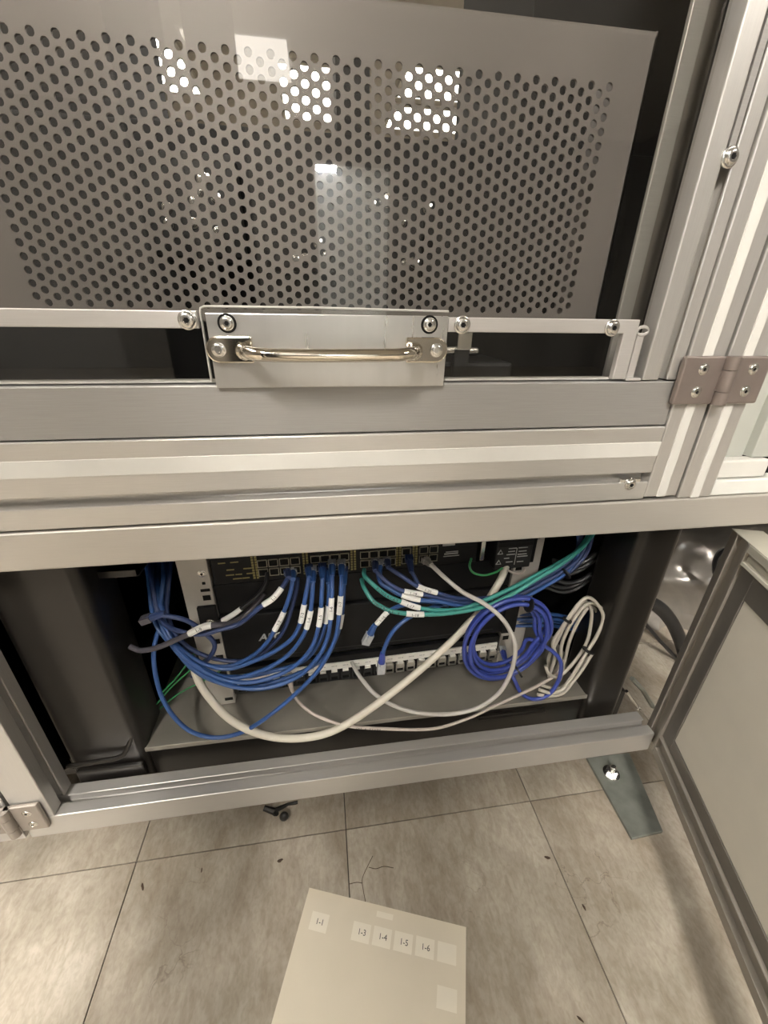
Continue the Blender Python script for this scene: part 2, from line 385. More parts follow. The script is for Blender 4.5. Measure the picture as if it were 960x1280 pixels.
W_(obj('side_panel', bx(.455, .462, .476, .96, .02, .55), M['matt_black'], base))
W_(obj('deck', bx(-1.3, 1.3, .39, 1.1, .5505, .56), M['matt_black'], base))
W_(obj('base_pan', bx(-.75, .46, .44, .95, .10, .112), M['black_paint'], base))
bm = bmesh.new(); box(bm, -.368, .47, .413, .436, .10, .1715); box(bm, -.352, -.268, .394, .4012, .10, .166)
W_(obj('cross_channel', bm, M['leg_paint'], base, bevel=.002))
pl = [Vector(p) for p in [(-0.3571, 0.3940, 0.1817), (-0.3196, 0.3940, 0.1838), (-0.2939, 0.3950, 0.1853), (-0.2838, 0.3990, 0.1923), (-0.2735, 0.4060, 0.2131)]]
bm = bmesh.new(); tube(bm, catmull(pl, 5), .0032, 8); W_(obj('flange_lip', bm, M['leg_paint'], base, True))

# ------------------------------------------------------------------ lower aluminium frame, its hinge and the neighbouring door
lf = thing('lower_frame', 'low slotted aluminium frame around the cable bay, resting under the beam', 'frame', (0, .37, .11))
W_(obj('bottom_rail', prism(slotted(.35, .39, .1135, .1515, [('t', .370)]), 'x', -.397, .478), M['alu_x'], lf, bevel=.0019))
W_(obj('stile', prism(slotted(-.3985, -.3585, .35, .39, [('r', .370)]), 'z', .152, .5115), M['alu_z'], lf, bevel=.0012))
nd = thing('adjacent_door', 'closed neighbouring door edge left of the lower hinge, bottom left corner', 'door', (-.6, .37, .11))
W_(obj('bottom_rail', prism(slotted(.35, .39, .1135, .1515, [('t', .370)]), 'x', -.85, -.4035), M['alu_x'], nd, bevel=.0012))
W_(obj('stile', prism(slotted(-.4435, -.4035, .35, .39, []), 'z', .152, .5115), M['alu_z'], nd, bevel=.0012))
W_(obj('panel', bx(-.85, -.4435, .366, .372, .1515, .5115), M['panel'], nd))

def hinge(label, x, z0, z1, wl, wr, mt, yf):
    t = thing('door_hinge', label, 'hinge', (x, yf, z0))
    h = z1 - z0; g = .0045
    obj('leaf', bx(-wl, -g, -.0055, 0, 0, h), mt, t, bevel=.0016)
    obj('leaf', bx(g, wr, -.0055, 0, 0, h), mt, t, bevel=.0016)
    for a, b, s in ((0, .27, 1), (.28, .72, -1), (.73, 1, 1)):
        bm = lathe([(0, 0), (.0062, 0), (.0062, (b - a) * h), (0, (b - a) * h)], 20, Vector((0, 0, 1)))
        bmesh.ops.translate(bm, verts=bm.verts, vec=(0, -.0075, a * h))
        box(bm, *((0, g + .002) if s > 0 else (-g - .002, 0)), -.0068, -.0015, a * h, b * h)
        obj('knuckle', bm, mt, t, True)
    for sx in (-wl * .55, wr * .60):
        for sz in (.27, .74): bolt(t, sx, -.0055, h * sz, SC_SM, 'screw')
    return t
hinge('bronze grey butt hinge on the upright gap beside the glass', .3675, .6515, .694, .046, .044, M['hinge'], .3495)
hinge('small grey hinge at the bottom left corner of the lower frame', -.4010, .139, .187, .036, .036, M['hinge_l'], .3495)

# ------------------------------------------------------------------ upper enclosure door: rails, stiles
ed = thing('enclosure_door', 'aluminium profile door frame holding the glass window above the beam', 'door', (0, .37, .552))
W_(obj('flat_rail', bx(-.9, .3285, .352, .39, .6305, .6715), M['alu_dull'], ed, bevel=.0012))
W_(obj('bottom_rail', prism(slotted(.35, .39, .5525, .6295, [('b', 0)][:0] + [('l', .577), ('l', .607)], w=.0095), 'x', -.9, .3285), M['alu_x'], ed, bevel=.0017))
sc_ = W_(obj('slot_cover', bx(-.9, .3285, .3495, .354, .5995, .6145), M['cover'], ed, bevel=.0006))
W_(obj('guide_stile', prism(slotted(.2905, .3275, .352, .370, [('b', .311)]), 'z', .6725, 1.25), M['alu_z'], ed, bevel=.0012))
W_(obj('slot_cover', bx(.3085, .3137, .3525, .356, .838, 1.25), M['alu_dull'], ed))
W_(obj('hinge_stile', prism(slotted(.3290, .3660, .350, .39, [('b', .3475)]), 'z', .5545, 1.25), M['alu_z'], ed, bevel=.0012))
W_(obj('slot_cover', bx(.3425, .3527, .3493, .353, .5545, 1.25), M['cover'], ed, bevel=.0005))
W_(bolt(ed, .311, .352, .833)); W_(bolt(ed, .308, .3515, .570))
sn = W_(obj('slot_nut', bx(.297, .320, .3506, .355, .565, .576), M['zinc'], ed, bevel=.001))

# fixed frame right of the gap
sf = thing('side_frame', 'fixed aluminium upright and pale panel right of the hinge', 'frame', (.45, .37, .552))
W_(obj('post', prism(slotted(.3695, .4085, .35, .39, [('b', .389)]), 'z', .5515, 1.25), M['alu_z'], sf, bevel=.0012))
W_(obj('slot_cover', bx(.3842, .3940, .3493, .353, .5515, 1.25), M['cover'], sf, bevel=.0005))
W_(obj('panel', bx(.4085, .4545, .372, .378, .5515, 1.25), M['sidepanel'], sf))
W_(obj('panel', bx(.4545, .9, .362, .374, .5895, 1.25), M['sidepanel'], sf, bevel=.001))
W_(obj('sill', bx(.4095, .9, .352, .371, .5512, .5680), M['white_trim'], sf, bevel=.0015))
W_(obj('sill_block', bx(.412, .474, .356, .371, .5690, .5890), M['cover'], sf, bevel=.002))

# ------------------------------------------------------------------ lifting window
lw = thing('lift_window', 'clear polycarbonate window sheet with metal bars and a bow handle below', 'window panel', (0, .36, .675))
gp = W_(obj('glass_pane', bx(-.9, .2845, .3585, .3635, .6745, 1.25), M['glass'], lw))
W_(obj('pane_edge', bx(-.9, .2845, .3580, .3640, .6727, .6745), M['edge'], lw))
W_(obj('clamp_bar', bx(-.9, -.0885, .3525, .3583, .7125, .7245), M['bar'], lw, bevel=.0007))
bm = prism([(.1035, .7225), (.1035, .7115), (.2605, .7115), (.2605, .6735), (.2735, .6735), (.2735, .7225)], 'y', .3525, .3583)
W_(obj('clamp_bar', bm, M['bar'], lw, bevel=.0007))
for x, z in ((-.0955, .7182), (.1150, .7170), (.2480, .7160)): W_(bolt(lw, x, .3525, z))
W_(obj('handle_plate', bx(-.0815, .1020, .3475, .3520, .6700, .7232), M['steel'], lw, bevel=.0005))
# clear backing sheet with a rounded top corner, its cut edge seen as a bright line
edge_pts = [Vector((-.0868, .3572, .6735)), Vector((-.0868, .3572, .7235)), Vector((-.0862, .3572, .7262)), Vector((-.0835, .3572, .7275)), Vector((.0, .3572, .7277)), Vector((.1045, .3572, .7265))]
bm = bmesh.new(); tube(bm, edge_pts, .0009, 6); W_(obj('backing_edge', bm, M['edge'], lw, True))
bm = prism([(-.0862, .6735), (.1045, .6735), (.1045, .7263), (-.0835, .7270), (-.0862, .7250)], 'y', .3545, .3580)
W_(obj('backing_sheet', bm, M['glass'], lw))
wsh = mesh_of(lathe([(0, 0), (.0068, 0), (.0068, .0006), (.0052, .0008), (0, .0008)], 24), 'washer', True); wsh.materials.append(M['dark_hole'])
for x, z in ((-.0668, .7165), (.0868, .7170)):
    W_(link('washer', wsh, lw, None, (x, .3475, z))); W_(bolt(lw, x, .3468, z, SC_SM))
h = obj('handle', bmesh.new(), M['chrome'], lw)
bm = bmesh.new()
hp = [(-.057, .3425, .6985), (-.054, .330, .6985), (-.050, .3225, .6980), (-.043, .3185, .6975), (-.030, .3175, .6970), (.009, .3172, .6968), (.048, .3175, .6970), (.061, .3185, .6975), (.068, .3225, .6980), (.072, .330, .6985), (.075, .3425, .6985)]
sp = catmull(hp, 6); n_ = len(sp)
tube(bm, sp, [(.0062 if (i < 8 or i > n_ - 9) else .0047) for i in range(n_)], 16)
h.data = mesh_of(bm, 'handle', True); h.data.materials.append(M['chrome']); W_(h)
for s, cx in ((-1, -.0745), (1, .0925)):
    pts = []
    for k in range(13):
        a_ = R_(90 + 180 * k / 12) if s < 0 else R_(-90 + 180 * k / 12)
        pts.append((cx + .0095 * math.cos(a_), .6985 + .0095 * math.sin(a_)))
    pts += [(cx - s * .0245, .689), (cx - s * .0245, .708)] if s < 0 else [(cx - s * .0245, .708), (cx - s * .0245, .689)]
    ft = obj('handle_foot', prism(pts, 'y', .3425, .3475), M['chrome'], h, bevel=.0012); ft.location = -Vector(h.location) - Vector(lw.location)
    b_ = bolt(ft, cx, .3425, .6985, SC_SM, 'screw', False)
# end catch right of the bar
bm = bmesh.new(); box(bm, .2765, .2835, .3555, .3580, .6735, .7120); box(bm, .2735, .2885, .3515, .3580, .6722, .6745)
W_(obj('end_catch', bm, M['bar'], lw, bevel=.0005))
bm = bmesh.new(); tube(bm, [Vector((.2805 + .0052 * math.cos(R_(a)), .356, .7135 + .0034 * math.sin(R_(a)))) for a in range(0, 361, 20)], .0014, 6); W_(obj('catch_ring', bm, M['bar'], lw, True))

# ------------------------------------------------------------------ inside the enclosure
PY = .42
gb = thing('perforated_guard', 'grey perforated sheet metal guard behind the glass window', 'guard', (0, PY, .70))
bm = bmesh.new()
px, pz = .01575, .00933; cw = px / 2; ncol = 61; nrow = 18
xa = -.233; zt = .8967           # left of first column, top of the first hole row cell
N = 12; rad = .0029
def cell(cx, cz, w, hh):
    outer = [(-w, -hh), (-w/3, -hh), (w/3, -hh), (w, -hh), (w, -hh/3), (w, hh/3), (w, hh), (w/3, hh), (-w/3, hh), (-w, hh), (-w, hh/3), (-w, -hh/3)]
    vo = [bm.verts.new((cx + a, 0, cz + b)) for a, b in outer]
    vi = []; vb = []
    for a, b in outer:
        t_ = math.atan2(b / hh, a / w); vi.append(bm.verts.new((cx + rad * math.cos(t_), 0, cz + rad * math.sin(t_)))); vb.append(bm.verts.new((cx + rad * math.cos(t_), .002, cz + rad * math.sin(t_))))
    for k in range(N):
        k2 = (k + 1) % N
        bm.faces.new((vo[k], vo[k2], vi[k2], vi[k])); bm.faces.new((vi[k], vi[k2], vb[k2], vb[k]))
def quad(x0, x1, z0, z1):
    bm.faces.new([bm.verts.new((x, 0, z)) for x, z in ((x0, z0), (x1, z0), (x1, z1), (x0, z1))])
GX0, GX1, GZ0, GZ1 = -.300, .276, .716, .9235
for c in range(ncol):
    x_ = xa + cw * (c + .5); off = 0 if c % 2 == 0 else -pz / 2
    for r_ in range(nrow):
        cell(x_, zt + off - pz * (r_ + .5), cw / 2, pz / 2)
    quad(x_ - cw/2, x_ + cw/2, zt + off, GZ1); quad(x_ - cw/2, x_ + cw/2, GZ0, zt + off - pz * nrow)
quad(GX0, xa, GZ0, GZ1); quad(xa + cw * ncol, GX1, GZ0, GZ1)
o_ = W_(obj('perforated_sheet', bm, M['perf'], gb, loc=(0, PY, 0)))
for p_ in o_.data.polygons: pass
# rounded top bend, side return
pts = [(PY + .004 * (1 - math.cos(R_(a))), GZ1 + .004 * math.sin(R_(a))) for a in range(0, 91, 15)] + [(.445, GZ1 + .004), (.445, GZ1 + .002), (PY + .004, GZ1 + .002), (PY + .002, GZ1)]
W_(obj('top_flange', prism(pts, 'x', GX0, GX1), M['perf'], gb, True))
W_(obj('side_flange', bx(GX1 - .0015, GX1, PY, .50, GZ0, GZ1 + .003), M['perf'], gb))
# machine internals seen through the holes and the slot below
ip = thing('inner_post', 'aluminium upright inside the enclosure, seen through the glass beside the guard', 'post', (.345, .43, .56))
W_(obj('profile', bx(.2855, .3000, .400, .404, .5601, 1.4), M['alu_dull'], ip, bevel=.001))
W_(obj('seal_strip', bx(.3001, .3145, .4025, .4065, .5601, 1.4), M['door_dark'], ip))
W_(obj('channel', bx(.3146, .350, .408, .412, .5601, 1.4), M['post_dark'], ip, bevel=.002))  # dark strip painted in for the shaded gap beside the stile
iw = thing('drive_cabinet', 'black equipment cabinet standing behind the perforated guard', 'cabinet', (0, .8, .56))
W_(obj('housing', bx(-.62, .55, .64, .95, .5601, .917), M['matt_black'], iw, bevel=.004))
W_(obj('left_module', bx(-.62, -.23, .65, .95, .917, 1.25), M['matt_black'], iw))
W_(obj('right_module', bx(.265, .55, .65, .95, .917, 1.3), M['matt_black'], iw))
W_(obj('duct', bx(.035, .075, .66, .74, .917, 1.3), M['matt_black'], iw))
for x_, z_, sx, sz, nm in ((-.135, .83, .05, .05, 'terminal_block'), (.10, .80, .035, .05, 'terminal_block'), (-.02, .79, .04, .018, 'terminal_block')):
    bm = bmesh.new(); box(bm, x_ - sx, x_ + sx, .60, .6395, z_ - sz, z_ + sz); blk = W_(obj(nm, bm, M['device_g'], iw, bevel=.002))
glint_me = mesh_of(lathe([(0, 0), (.0016, 0), (.0016, .002), (.0009, .003), (0, .003)], 8), 'indicator_light'); glint_me.materials.append(M['led'])  # small glowing dots imitate light glinting on the metal inside
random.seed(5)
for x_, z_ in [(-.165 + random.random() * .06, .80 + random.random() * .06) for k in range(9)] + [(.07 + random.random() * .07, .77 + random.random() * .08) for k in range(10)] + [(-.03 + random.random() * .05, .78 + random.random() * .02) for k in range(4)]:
    W_(bolt(iw, x_, .60, z_, SC_MID, 'terminal_screw', False)); W_(link('indicator_light', glint_me, iw, None, (x_ + .004, .5985, z_ + .003)))
rl = thing('drive_rail', 'small metal clamp and shaft in the dark slot right of the handle', 'clamp', (.15, .44, .60))
W_(obj('clamp_block', bx(.128, .142, .400, .42, .694, .712), M['zinc'], rl, bevel=.001))
bm = lathe([(0, 0), (.004, 0), (.004, .05), (.003, .052), (0, .052)], 14, Vector((1, 0, .0)))
bmesh.ops.translate(bm, verts=bm.verts, vec=(.10, .41, .6925)); W_(obj('shaft', bm, M['zinc'], rl, True))
W_(obj('carriage', bx(.10, .20, .43, .52, .655, .680), M['device_g'], rl, bevel=.004))
W_(obj('pedestal', bx(.12, .18, .43, .5, .5601, .655), M['device_g'], rl))
W_(obj('stand', bx(.128, .142, .405, .415, .5601, .694), M['device_g'], rl))
iwl = thing('inner_wall', 'dark side wall of the enclosure right of the guard', 'panel', (.5, .7, .56))
W_(obj('sheet', bx(.56, .57, .40, 1.1, .5601, 1.35), M['black_paint'], iwl))

# ------------------------------------------------------------------ opened door at the right
od = thing('open_door', 'opened cabinet door with cream panel swung out at the right', 'door', (.484, .374, .127), math.atan2(-.943, -.332))
zb, zt_, Lr = 0.0, .367, .46
obj('hinge_post', prism([(0, .002), (.011, .002), (.0125, 0), (.015, 0), (.015, .006), (.034, .006), (.034, 0), (.0385, 0), (.0385, .034), (0, .034)], 'z', zb, zt_), M['door_alu'], od, bevel=.0006)
obj('top_rail', prism([(0, zt_), (0, zt_ - .010), (.004, zt_ - .0105), (.004, zt_ - .021), (0, zt_ - .0225), (-.001, zt_ - .026), (.001, zt_ - .0275), (.034, zt_ - .0275), (.034, zt_)], 'x', .0387, Lr), M['door_top'], od, bevel=.0005)
obj('bottom_rail', prism([(0, 0), (.034, 0), (.034, .039), (.001, .039), (-.001, .0375), (0, .0345), (.006, .033), (.006, .015), (0, .013)], 'x', .0387, Lr), M['door_alu'], od, bevel=.0005)
bm = bmesh.new()
box(bm, .0387, .0610, .003, .030, .0392, zt_ - .0277)
obj('inner_strip', bm, M['door_dark'], od, bevel=.0006)
obj('inner_strip', bx(.0612, Lr, .003, .030, zt_ - .060, zt_ - .0277), M['door_dark'], od, bevel=.0006)
obj('inner_strip', bx(.0612, Lr, .003, .030, .0392, .0600), M['door_dark'], od, bevel=.0006)
obj('panel', bx(.0612, Lr, .0042, .014, .0602, zt_ - .0602), M['panel'], od, bevel=.0012)
obj('top_cap', bx(.0005, Lr, .0005, .034, zt_, zt_ + .0012), M['door_top'], od, bevel=.0004)

# ------------------------------------------------------------------ rack and devices (turned a little about the bay centre)
RK = dict(loc=(.062, .473, 0.0), rz=R_(2.0))
def rthing(name, label, cat): return thing(name, label, cat, RK['loc'], RK['rz'])
rk = rthing('equipment_rack', 'pale grey pair of punched rack rails standing on the tray', 'rack')
for x0, x1, inner in ((-.254, -.2175, 1), (.208, .250, -1)):
    o_ = obj('rail', bx(x0, x1, .0, .05, .1815, .53), M['rack'], rk, bevel=.0012)
    xc = (x1 - .0085) if inner > 0 else (x0 + .0085)
    for z_, w_, h_, nm in ((.4065, .0022, .0022, 'round_hole'), (.3955, .0060, .0024, 'oblong_hole'), (.3835, .0048, .0040, 'square_hole'), (.3075, .0048, .0040, 'square_hole'), (.278, .0048, .0040, 'square_hole'), (.247, .0048, .0040, 'square_hole'), (.1925, .0060, .0030, 'oblong_hole')):
        obj(nm, bx(xc - w_, xc + w_, -.0006, .001, z_ - h_, z_ + h_), M['dark_hole'], o_, bevel=(0 if nm[0] == 's' else .0012))
    bolt(o_, xc, 0, .4215, SC_SM)
tr = thing('shelf_tray', 'galvanised steel tray under the rack devices', 'tray', (.07, .45, .16))
bm = bmesh.new(); box(bm, -.272, .408, .408, .70, .1765, .180); box(bm, -.272, .408, .4075, .4095, .1725, .1808)
W_(obj('pan', bm, M['tray'], tr, bevel=.0009))
W_(obj('front_clip', bx(.215, .325, .402, .4073, .158, .166), M['leg_paint'], tr, bevel=.001))

sw = rthing('network_switch', 'black network switch with rows of ports under the beam', 'switch')
obj('chassis', bx(-.214, .148, .003, .25, .400, .445), M['device'], sw, bevel=.001)
def port_mesh():
    bm = bmesh.new(); w, hh = .0062, .0056
    box(bm, -w, w, -.0008, .002, hh - .0008, hh); box(bm, -w, w, -.0008, .002, -hh, -hh + .0008)
    box(bm, -w, -w + .0008, -.0008, .002, -hh, hh); box(bm, w - .0008, w, -.0008, .002, -hh, hh)
    me = mesh_of(bm, 'port'); me.materials.append(M['port']); return me
def hole_mesh():
    bm = prism([(-.0048, -.0046), (.0048, -.0046), (.0048, .0015), (.0026, .0015), (.0026, .0032), (.0014, .0032), (.0014, .0044), (-.0014, .0044), (-.0014, .0032), (-.0026, .0032), (-.0026, .0015), (-.0048, .0015)], 'y', -.0002, .0025)
    me = mesh_of(bm, 'opening'); me.materials.append(M['dark_hole']); return me
pm, hm = port_mesh(), hole_mesh()
def sx(pxl): return -.096 + (pxl - 318) * .00104 - .062
for pxl in (325, 338.5, 352, 365.5, 391, 403.5, 416, 428.5, 455, 467.5, 480, 491, 511, 535, 549):
    for z_ in (.4275, .4135):
        p_ = link('port', pm, sw, None, (sx(pxl), .002, z_)); link('opening', hm, p_)
for pxl in (315.5, 378.5, 440, 500.5, 523):
    bm = bmesh.new()
    for k in range(9):
        for q in (-1, 1): box(bm, sx(pxl) + q * .0022 - .0014, sx(pxl) + q * .0022 + .0014, .0018, .0032, .405 + k * .004, .4077 + k * .004)
    tag(obj('status_lights', bm, M['yellow'], sw), kind='stuff')
bm = bmesh.new(); random.seed(3)
for z_, xs in ((.432, (-.205, -.190)), (.421, (-.196, -.175)), (.413, (-.198, -.186, -.172)), (.4065, (-.19, -.178))):
    for x_ in xs: box(bm, x_, x_ + .008 + random.random() * .004, .0024, .0032, z_, z_ + .0016)
tag(obj('printed_legend', bm, M['yellow'], sw), kind='stuff')
bm = bmesh.new()
box(bm, .095, .113, .0024, .0032, .431, .4355); box(bm, .1005, .119, .0024, .0032, .420, .4212); box(bm, .0985, .119, .0024, .0032, .4165, .4185); box(bm, .0975, .121, .0024, .0032, .413, .4142)
obj('console_legend', bm, M['grey_print'], sw)

pmod = rthing('power_module', 'small black power module with warning triangles beside the switch', 'power module')
obj('housing', bx(.170, .226, -.012, .12, .392, .441), M['device_g'], pmod, bevel=.002)
obj('top_grille', bx(.172, .224, -.0135, -.011, .430, .4395), M['device'], pmod, bevel=.001)
def tri(x_, z_, s): return prism([(x_ - s, z_ - s * .8), (x_ + s, z_ - s * .8), (x_, z_ + s)], 'y', -.0131, -.012)
for x_, z_ in ((.176, .4225), (.1755, .4055)):
    tw = obj('warning_triangle', tri(x_, z_, .0042), M['grey_print'], pmod); obj('symbol', tri(x_, z_, .0024), M['device'], tw, loc=(0, -.0003, 0))
bm = bmesh.new()
for x_, z_, w in ((.188, .4265, .012), (.203, .4265, .014), (.188, .4215, .010), (.204, .4205, .012), (.186, .4165, .013), (.203, .4155, .014), (.183, .4105, .008), (.203, .4118, .016), (.187, .404, .010), (.204, .403, .010)):
    box(bm, x_, x_ + w, -.0127, -.0115, z_, z_ + .0012)
box(bm, .2003, .2010, -.0127, -.0115, .399, .427)
tag(obj('printed_warning', bm, M['grey_print'], pmod), kind='stuff')
obj('latch', bx(.150, .1575, -.004, .03, .405, .441), M['zinc'], pmod, bevel=.0015)
obj('ear', bx(.2265, .236, -.004, .03, .394, .441), M['device'], pmod, bevel=.001)
bolt(pmod, .238, -.001, .437, SC_SM)

bp_ = rthing('blanking_panel', 'plain black blanking panel below the network switch', 'panel')
obj('plate', bx(-.2165, .207, .004, .03, .351, .3985), M['device'], bp_, bevel=.001)
up = rthing('backup_power_unit', 'black backup power unit with pale raised lettering behind the blue cables', 'power unit')
obj('front_panel', bx(-.2165, .207, -.002, .2, .262, .3495), M['device'], up, bevel=.002)
obj('groove', bx(-.2, .19, -.0024, -.001, .270, .2716), M['device_g'], up)
for x_ in (-.2275, .2165):
    e_ = obj('ear', bx(x_ - .0125, x_ + .0110, -.006, .0, .330 if x_ < 0 else .262, .372 if x_ < 0 else .3495), M['device'], up, bevel=.001)
    bolt(e_, x_ + .001, -.006, .347 if x_ < 0 else .335, SC_SM)
text('lettering', 'APC', .0165, M['grey_print'], up, loc=(-.153, -.0024, .307), shear=.25, bold=.0005)

pp = rthing('patch_bay', 'patch panel with white label strip and a row of silver jacks', 'patch panel')
obj('plate', bx(-.2165, .207, .001, .01, .199, .250), M['device'], pp, bevel=.001)
obj('label_strip', bx(-.213, .203, -.0012, .001, .2265, .2385), M['strip'], pp)
bm = bmesh.new(); random.seed(11)
for k in range(24):
    x_ = -.2045 + k * .01745
    box(bm, x_ - .004, x_ + .001, -.0016, -.001, .2325, .2340); box(bm, x_ + .002, x_ + .0045, -.0016, -.001, .2322, .2342)
tag(obj('strip_printing', bm, M['grey_print'], pp), kind='stuff')
jm = bmesh.new(); box(jm, -.0066, .0066, -.0025, .001, .0015, .0045); box(jm, -.0066, -.0054, -.0035, .001, -.0115, .0015); box(jm, .0054, .0066, -.0035, .001, -.0115, .0015); box(jm, -.0054, .0054, -.003, .001, -.0045, .0015); box(jm, -.0066, .0066, -.0035, .001, -.0125, -.0112)
jme = mesh_of(jm, 'jack'); jme.materials.append(M['jack'])
jmb = jme.copy(); jmb.materials.clear(); jmb.materials.append(M['device_g'])
tab_me = mesh_of(bx(-.0045, .0045, -.0034, .0, .0048, .0082), 'tab'); tab_me.materials.append(M['strip'])
jh = mesh_of(bx(-.0052, .0052, -.0012, .0012, -.0112, -.0046), 'opening'); jh.materials.append(M['dark_hole'])
for k in range(24):
    x_ = -.2045 + k * .01745
    j = link('jack', jme if x_ > .01 else jmb, pp, None, (x_, .0, .2175)); link('tab', tab_me, j); link('opening', jh, j)

# ------------------------------------------------------------------ cables
BLUE_G = 'blue network cables in the left bundle'
VDIR = Vector((0, -1, .25)).normalized()
def cable(name, label, cat, pts, r, m, n=9, flags=(), plugs=(), group=None, boot=None, dens=10, ties=(), prints=()):
    path = catmull(pts, dens)
    bm = bmesh.new(); tube(bm, path, r, n)
    o = obj(name, bm, m, None, True); tag(o, label, cat, group)
    def idx(q):
        q = Vector(q); return min(range(len(path)), key=lambda i: (path[i] - q).length)
    for fl_ in flags:
        a, b, s = fl_[0], fl_[1], fl_[2]
        i, j = sorted((idx(a), idx(b)))
        if j - i < 2: j = min(i + 3, len(path) - 1)
        bm = bmesh.new(); tube(bm, path[i:j + 1], r * 1.28, 8); f = obj('flag', bm, M['flag'], o, True)
        if s:
            mid = path[(i + j) // 2]; t = (path[j] - path[i]).normalized()
            if t.x < 0: t = -t
            nrm = (VDIR - t * VDIR.dot(t)).normalized(); upv = nrm.cross(t)
            mt = Matrix((t, upv, nrm)).transposed().to_4x4(); mt.translation = mid + nrm * (r * 1.30)
            text('flag_text', s, r * 1.9, M['ink'], f, mt)
    for s, a, k in prints:
        i0 = idx(a); back = path[min(i0 + 1, len(path) - 1)].x < path[i0].x
        for ch in s:
            i = i0; t = (path[min(i + 1, len(path) - 1)] - path[max(i - 1, 0)]).normalized()
            if t.x < 0: t = -t
            nrm = (VDIR - t * VDIR.dot(t)).normalized(); upv = nrm.cross(t)
            mt = Matrix((t, upv, nrm)).transposed().to_4x4(); mt.translation = path[i] + nrm * (r * 1.06)
            if ch != ' ': text('sheath_print', ch, r * k, M['ink'], o, mt, bold=.00006)
            run = 0.0
            while run < r * k * .72 and i0 < len(path) - 2: run += (path[i0 + 1] - path[i0]).length; i0 += 1
    for end, pm_, ln in plugs:
        p0 = path[0] if end == 0 else path[-1]; p1 = path[3] if end == 0 else path[-4]
        d = (p0 - p1).normalized()
        up_ = Vector((0, 0, 1)) if abs(d.z) < .8 else Vector((0, -1, 0))
        s_ = d.cross(up_).normalized(); u_ = s_.cross(d)
        mt = Matrix((s_, d, u_)).transposed().to_4x4(); mt.translation = p0
        bm = bmesh.new(); box(bm, -.0056, .0056, .0, ln, -.004, .004); box(bm, -.0025, .0025, .0, ln * .55, .004, .0058)
        pg = obj('plug', bm, pm_, o, bevel=.0006); pg.matrix_local = mt
        bm = bmesh.new(); tube(bm, [Vector((0, y_, 0)) for y_ in (-.018, -.010, -.002, .004)], [r * 1.15, r * 1.5, .0050, .0052], 8)
        bt = obj('boot', bm, boot or m, o, True); bt.matrix_local = mt
    for a, rr in ties:
        i = idx(a); t = (path[min(i + 1, len(path) - 1)] - path[max(i - 1, 0)]).normalized()
        bm = bmesh.new(); tube(bm, [path[i] - t * .0014, path[i] + t * .0014], rr, 12); obj('cable_tie', bm, M['matt_black'], o, True)
    return o

RB = .0029
# left bundle, plugged into the switch
cable('network_cable', 'navy cable with a white flag high left, sweeping left from the switch', 'cable',
      [(-0.0565, 0.4660, 0.4131), (-0.0555, 0.4520, 0.4151), (-0.0633, 0.4400, 0.4082), (-0.0747, 0.4340, 0.3976), (-0.0910, 0.4300, 0.3885), (-0.1176, 0.4270, 0.3682), (-0.1424, 0.4250, 0.3624), (-0.1650, 0.4240, 0.3581), (-0.1884, 0.4280, 0.3611), (-0.2119, 0.4400, 0.3662), (-0.2247, 0.4580, 0.3784), (-0.2305, 0.4750, 0.4044), (-0.2496, 0.5300, 0.4207)],
      RB * 1.05, M['blue_d'], flags=[(*[(-0.0633, 0.4400, 0.4082), (-0.0861, 0.4310, 0.3897)], '1-1')], plugs=[(0, M['blue_d'], .012)])
cable('network_cable', 'blue cable flagged beside the pale lettering, second from left at the switch', 'cable',
      [(-0.0503, 0.4660, 0.4126), (-0.0496, 0.4520, 0.4121), (-0.0546, 0.4410, 0.3940), (-0.0654, 0.4340, 0.3696), (-0.0773, 0.4300, 0.3490), (-0.0900, 0.4260, 0.3309), (-0.1091, 0.4240, 0.3142), (-0.1365, 0.4240, 0.3007), (-0.1650, 0.4260, 0.3026), (-0.1872, 0.4300, 0.3185), (-0.2087, 0.4400, 0.3392), (-0.2187, 0.4550, 0.3606), (-0.2241, 0.4720, 0.3933), (-0.2431, 0.5300, 0.4070)],
      RB, M['blue'], flags=[(*[(-0.0631, 0.4350, 0.3738), (-0.0773, 0.4300, 0.3490)], '1-2')], plugs=[(0, M['clear'], .012)])
cable('network_cable', 'blue cable third from left at the switch, flag above the middle', 'cable',
      [(-0.0292, 0.4660, 0.4159), (-0.0290, 0.4500, 0.4142), (-0.0329, 0.4400, 0.3991), (-0.0382, 0.4320, 0.3776), (-0.0435, 0.4270, 0.3586), (-0.0550, 0.4220, 0.3400), (-0.0767, 0.4190, 0.3248), (-0.1056, 0.4180, 0.3113), (-0.1410, 0.4200, 0.2998), (-0.1707, 0.4240, 0.3083), (-0.1937, 0.4300, 0.3263), (-0.2150, 0.4420, 0.3449), (-0.2222, 0.4580, 0.3717), (-0.2162, 0.4760, 0.4087), (-0.2310, 0.5300, 0.4193)],
      RB, M['blue'], flags=[(*[(-0.0368, 0.4340, 0.3836), (-0.0434, 0.4270, 0.3599)], '1-3')], plugs=[(0, M['blue_d'], .012)])
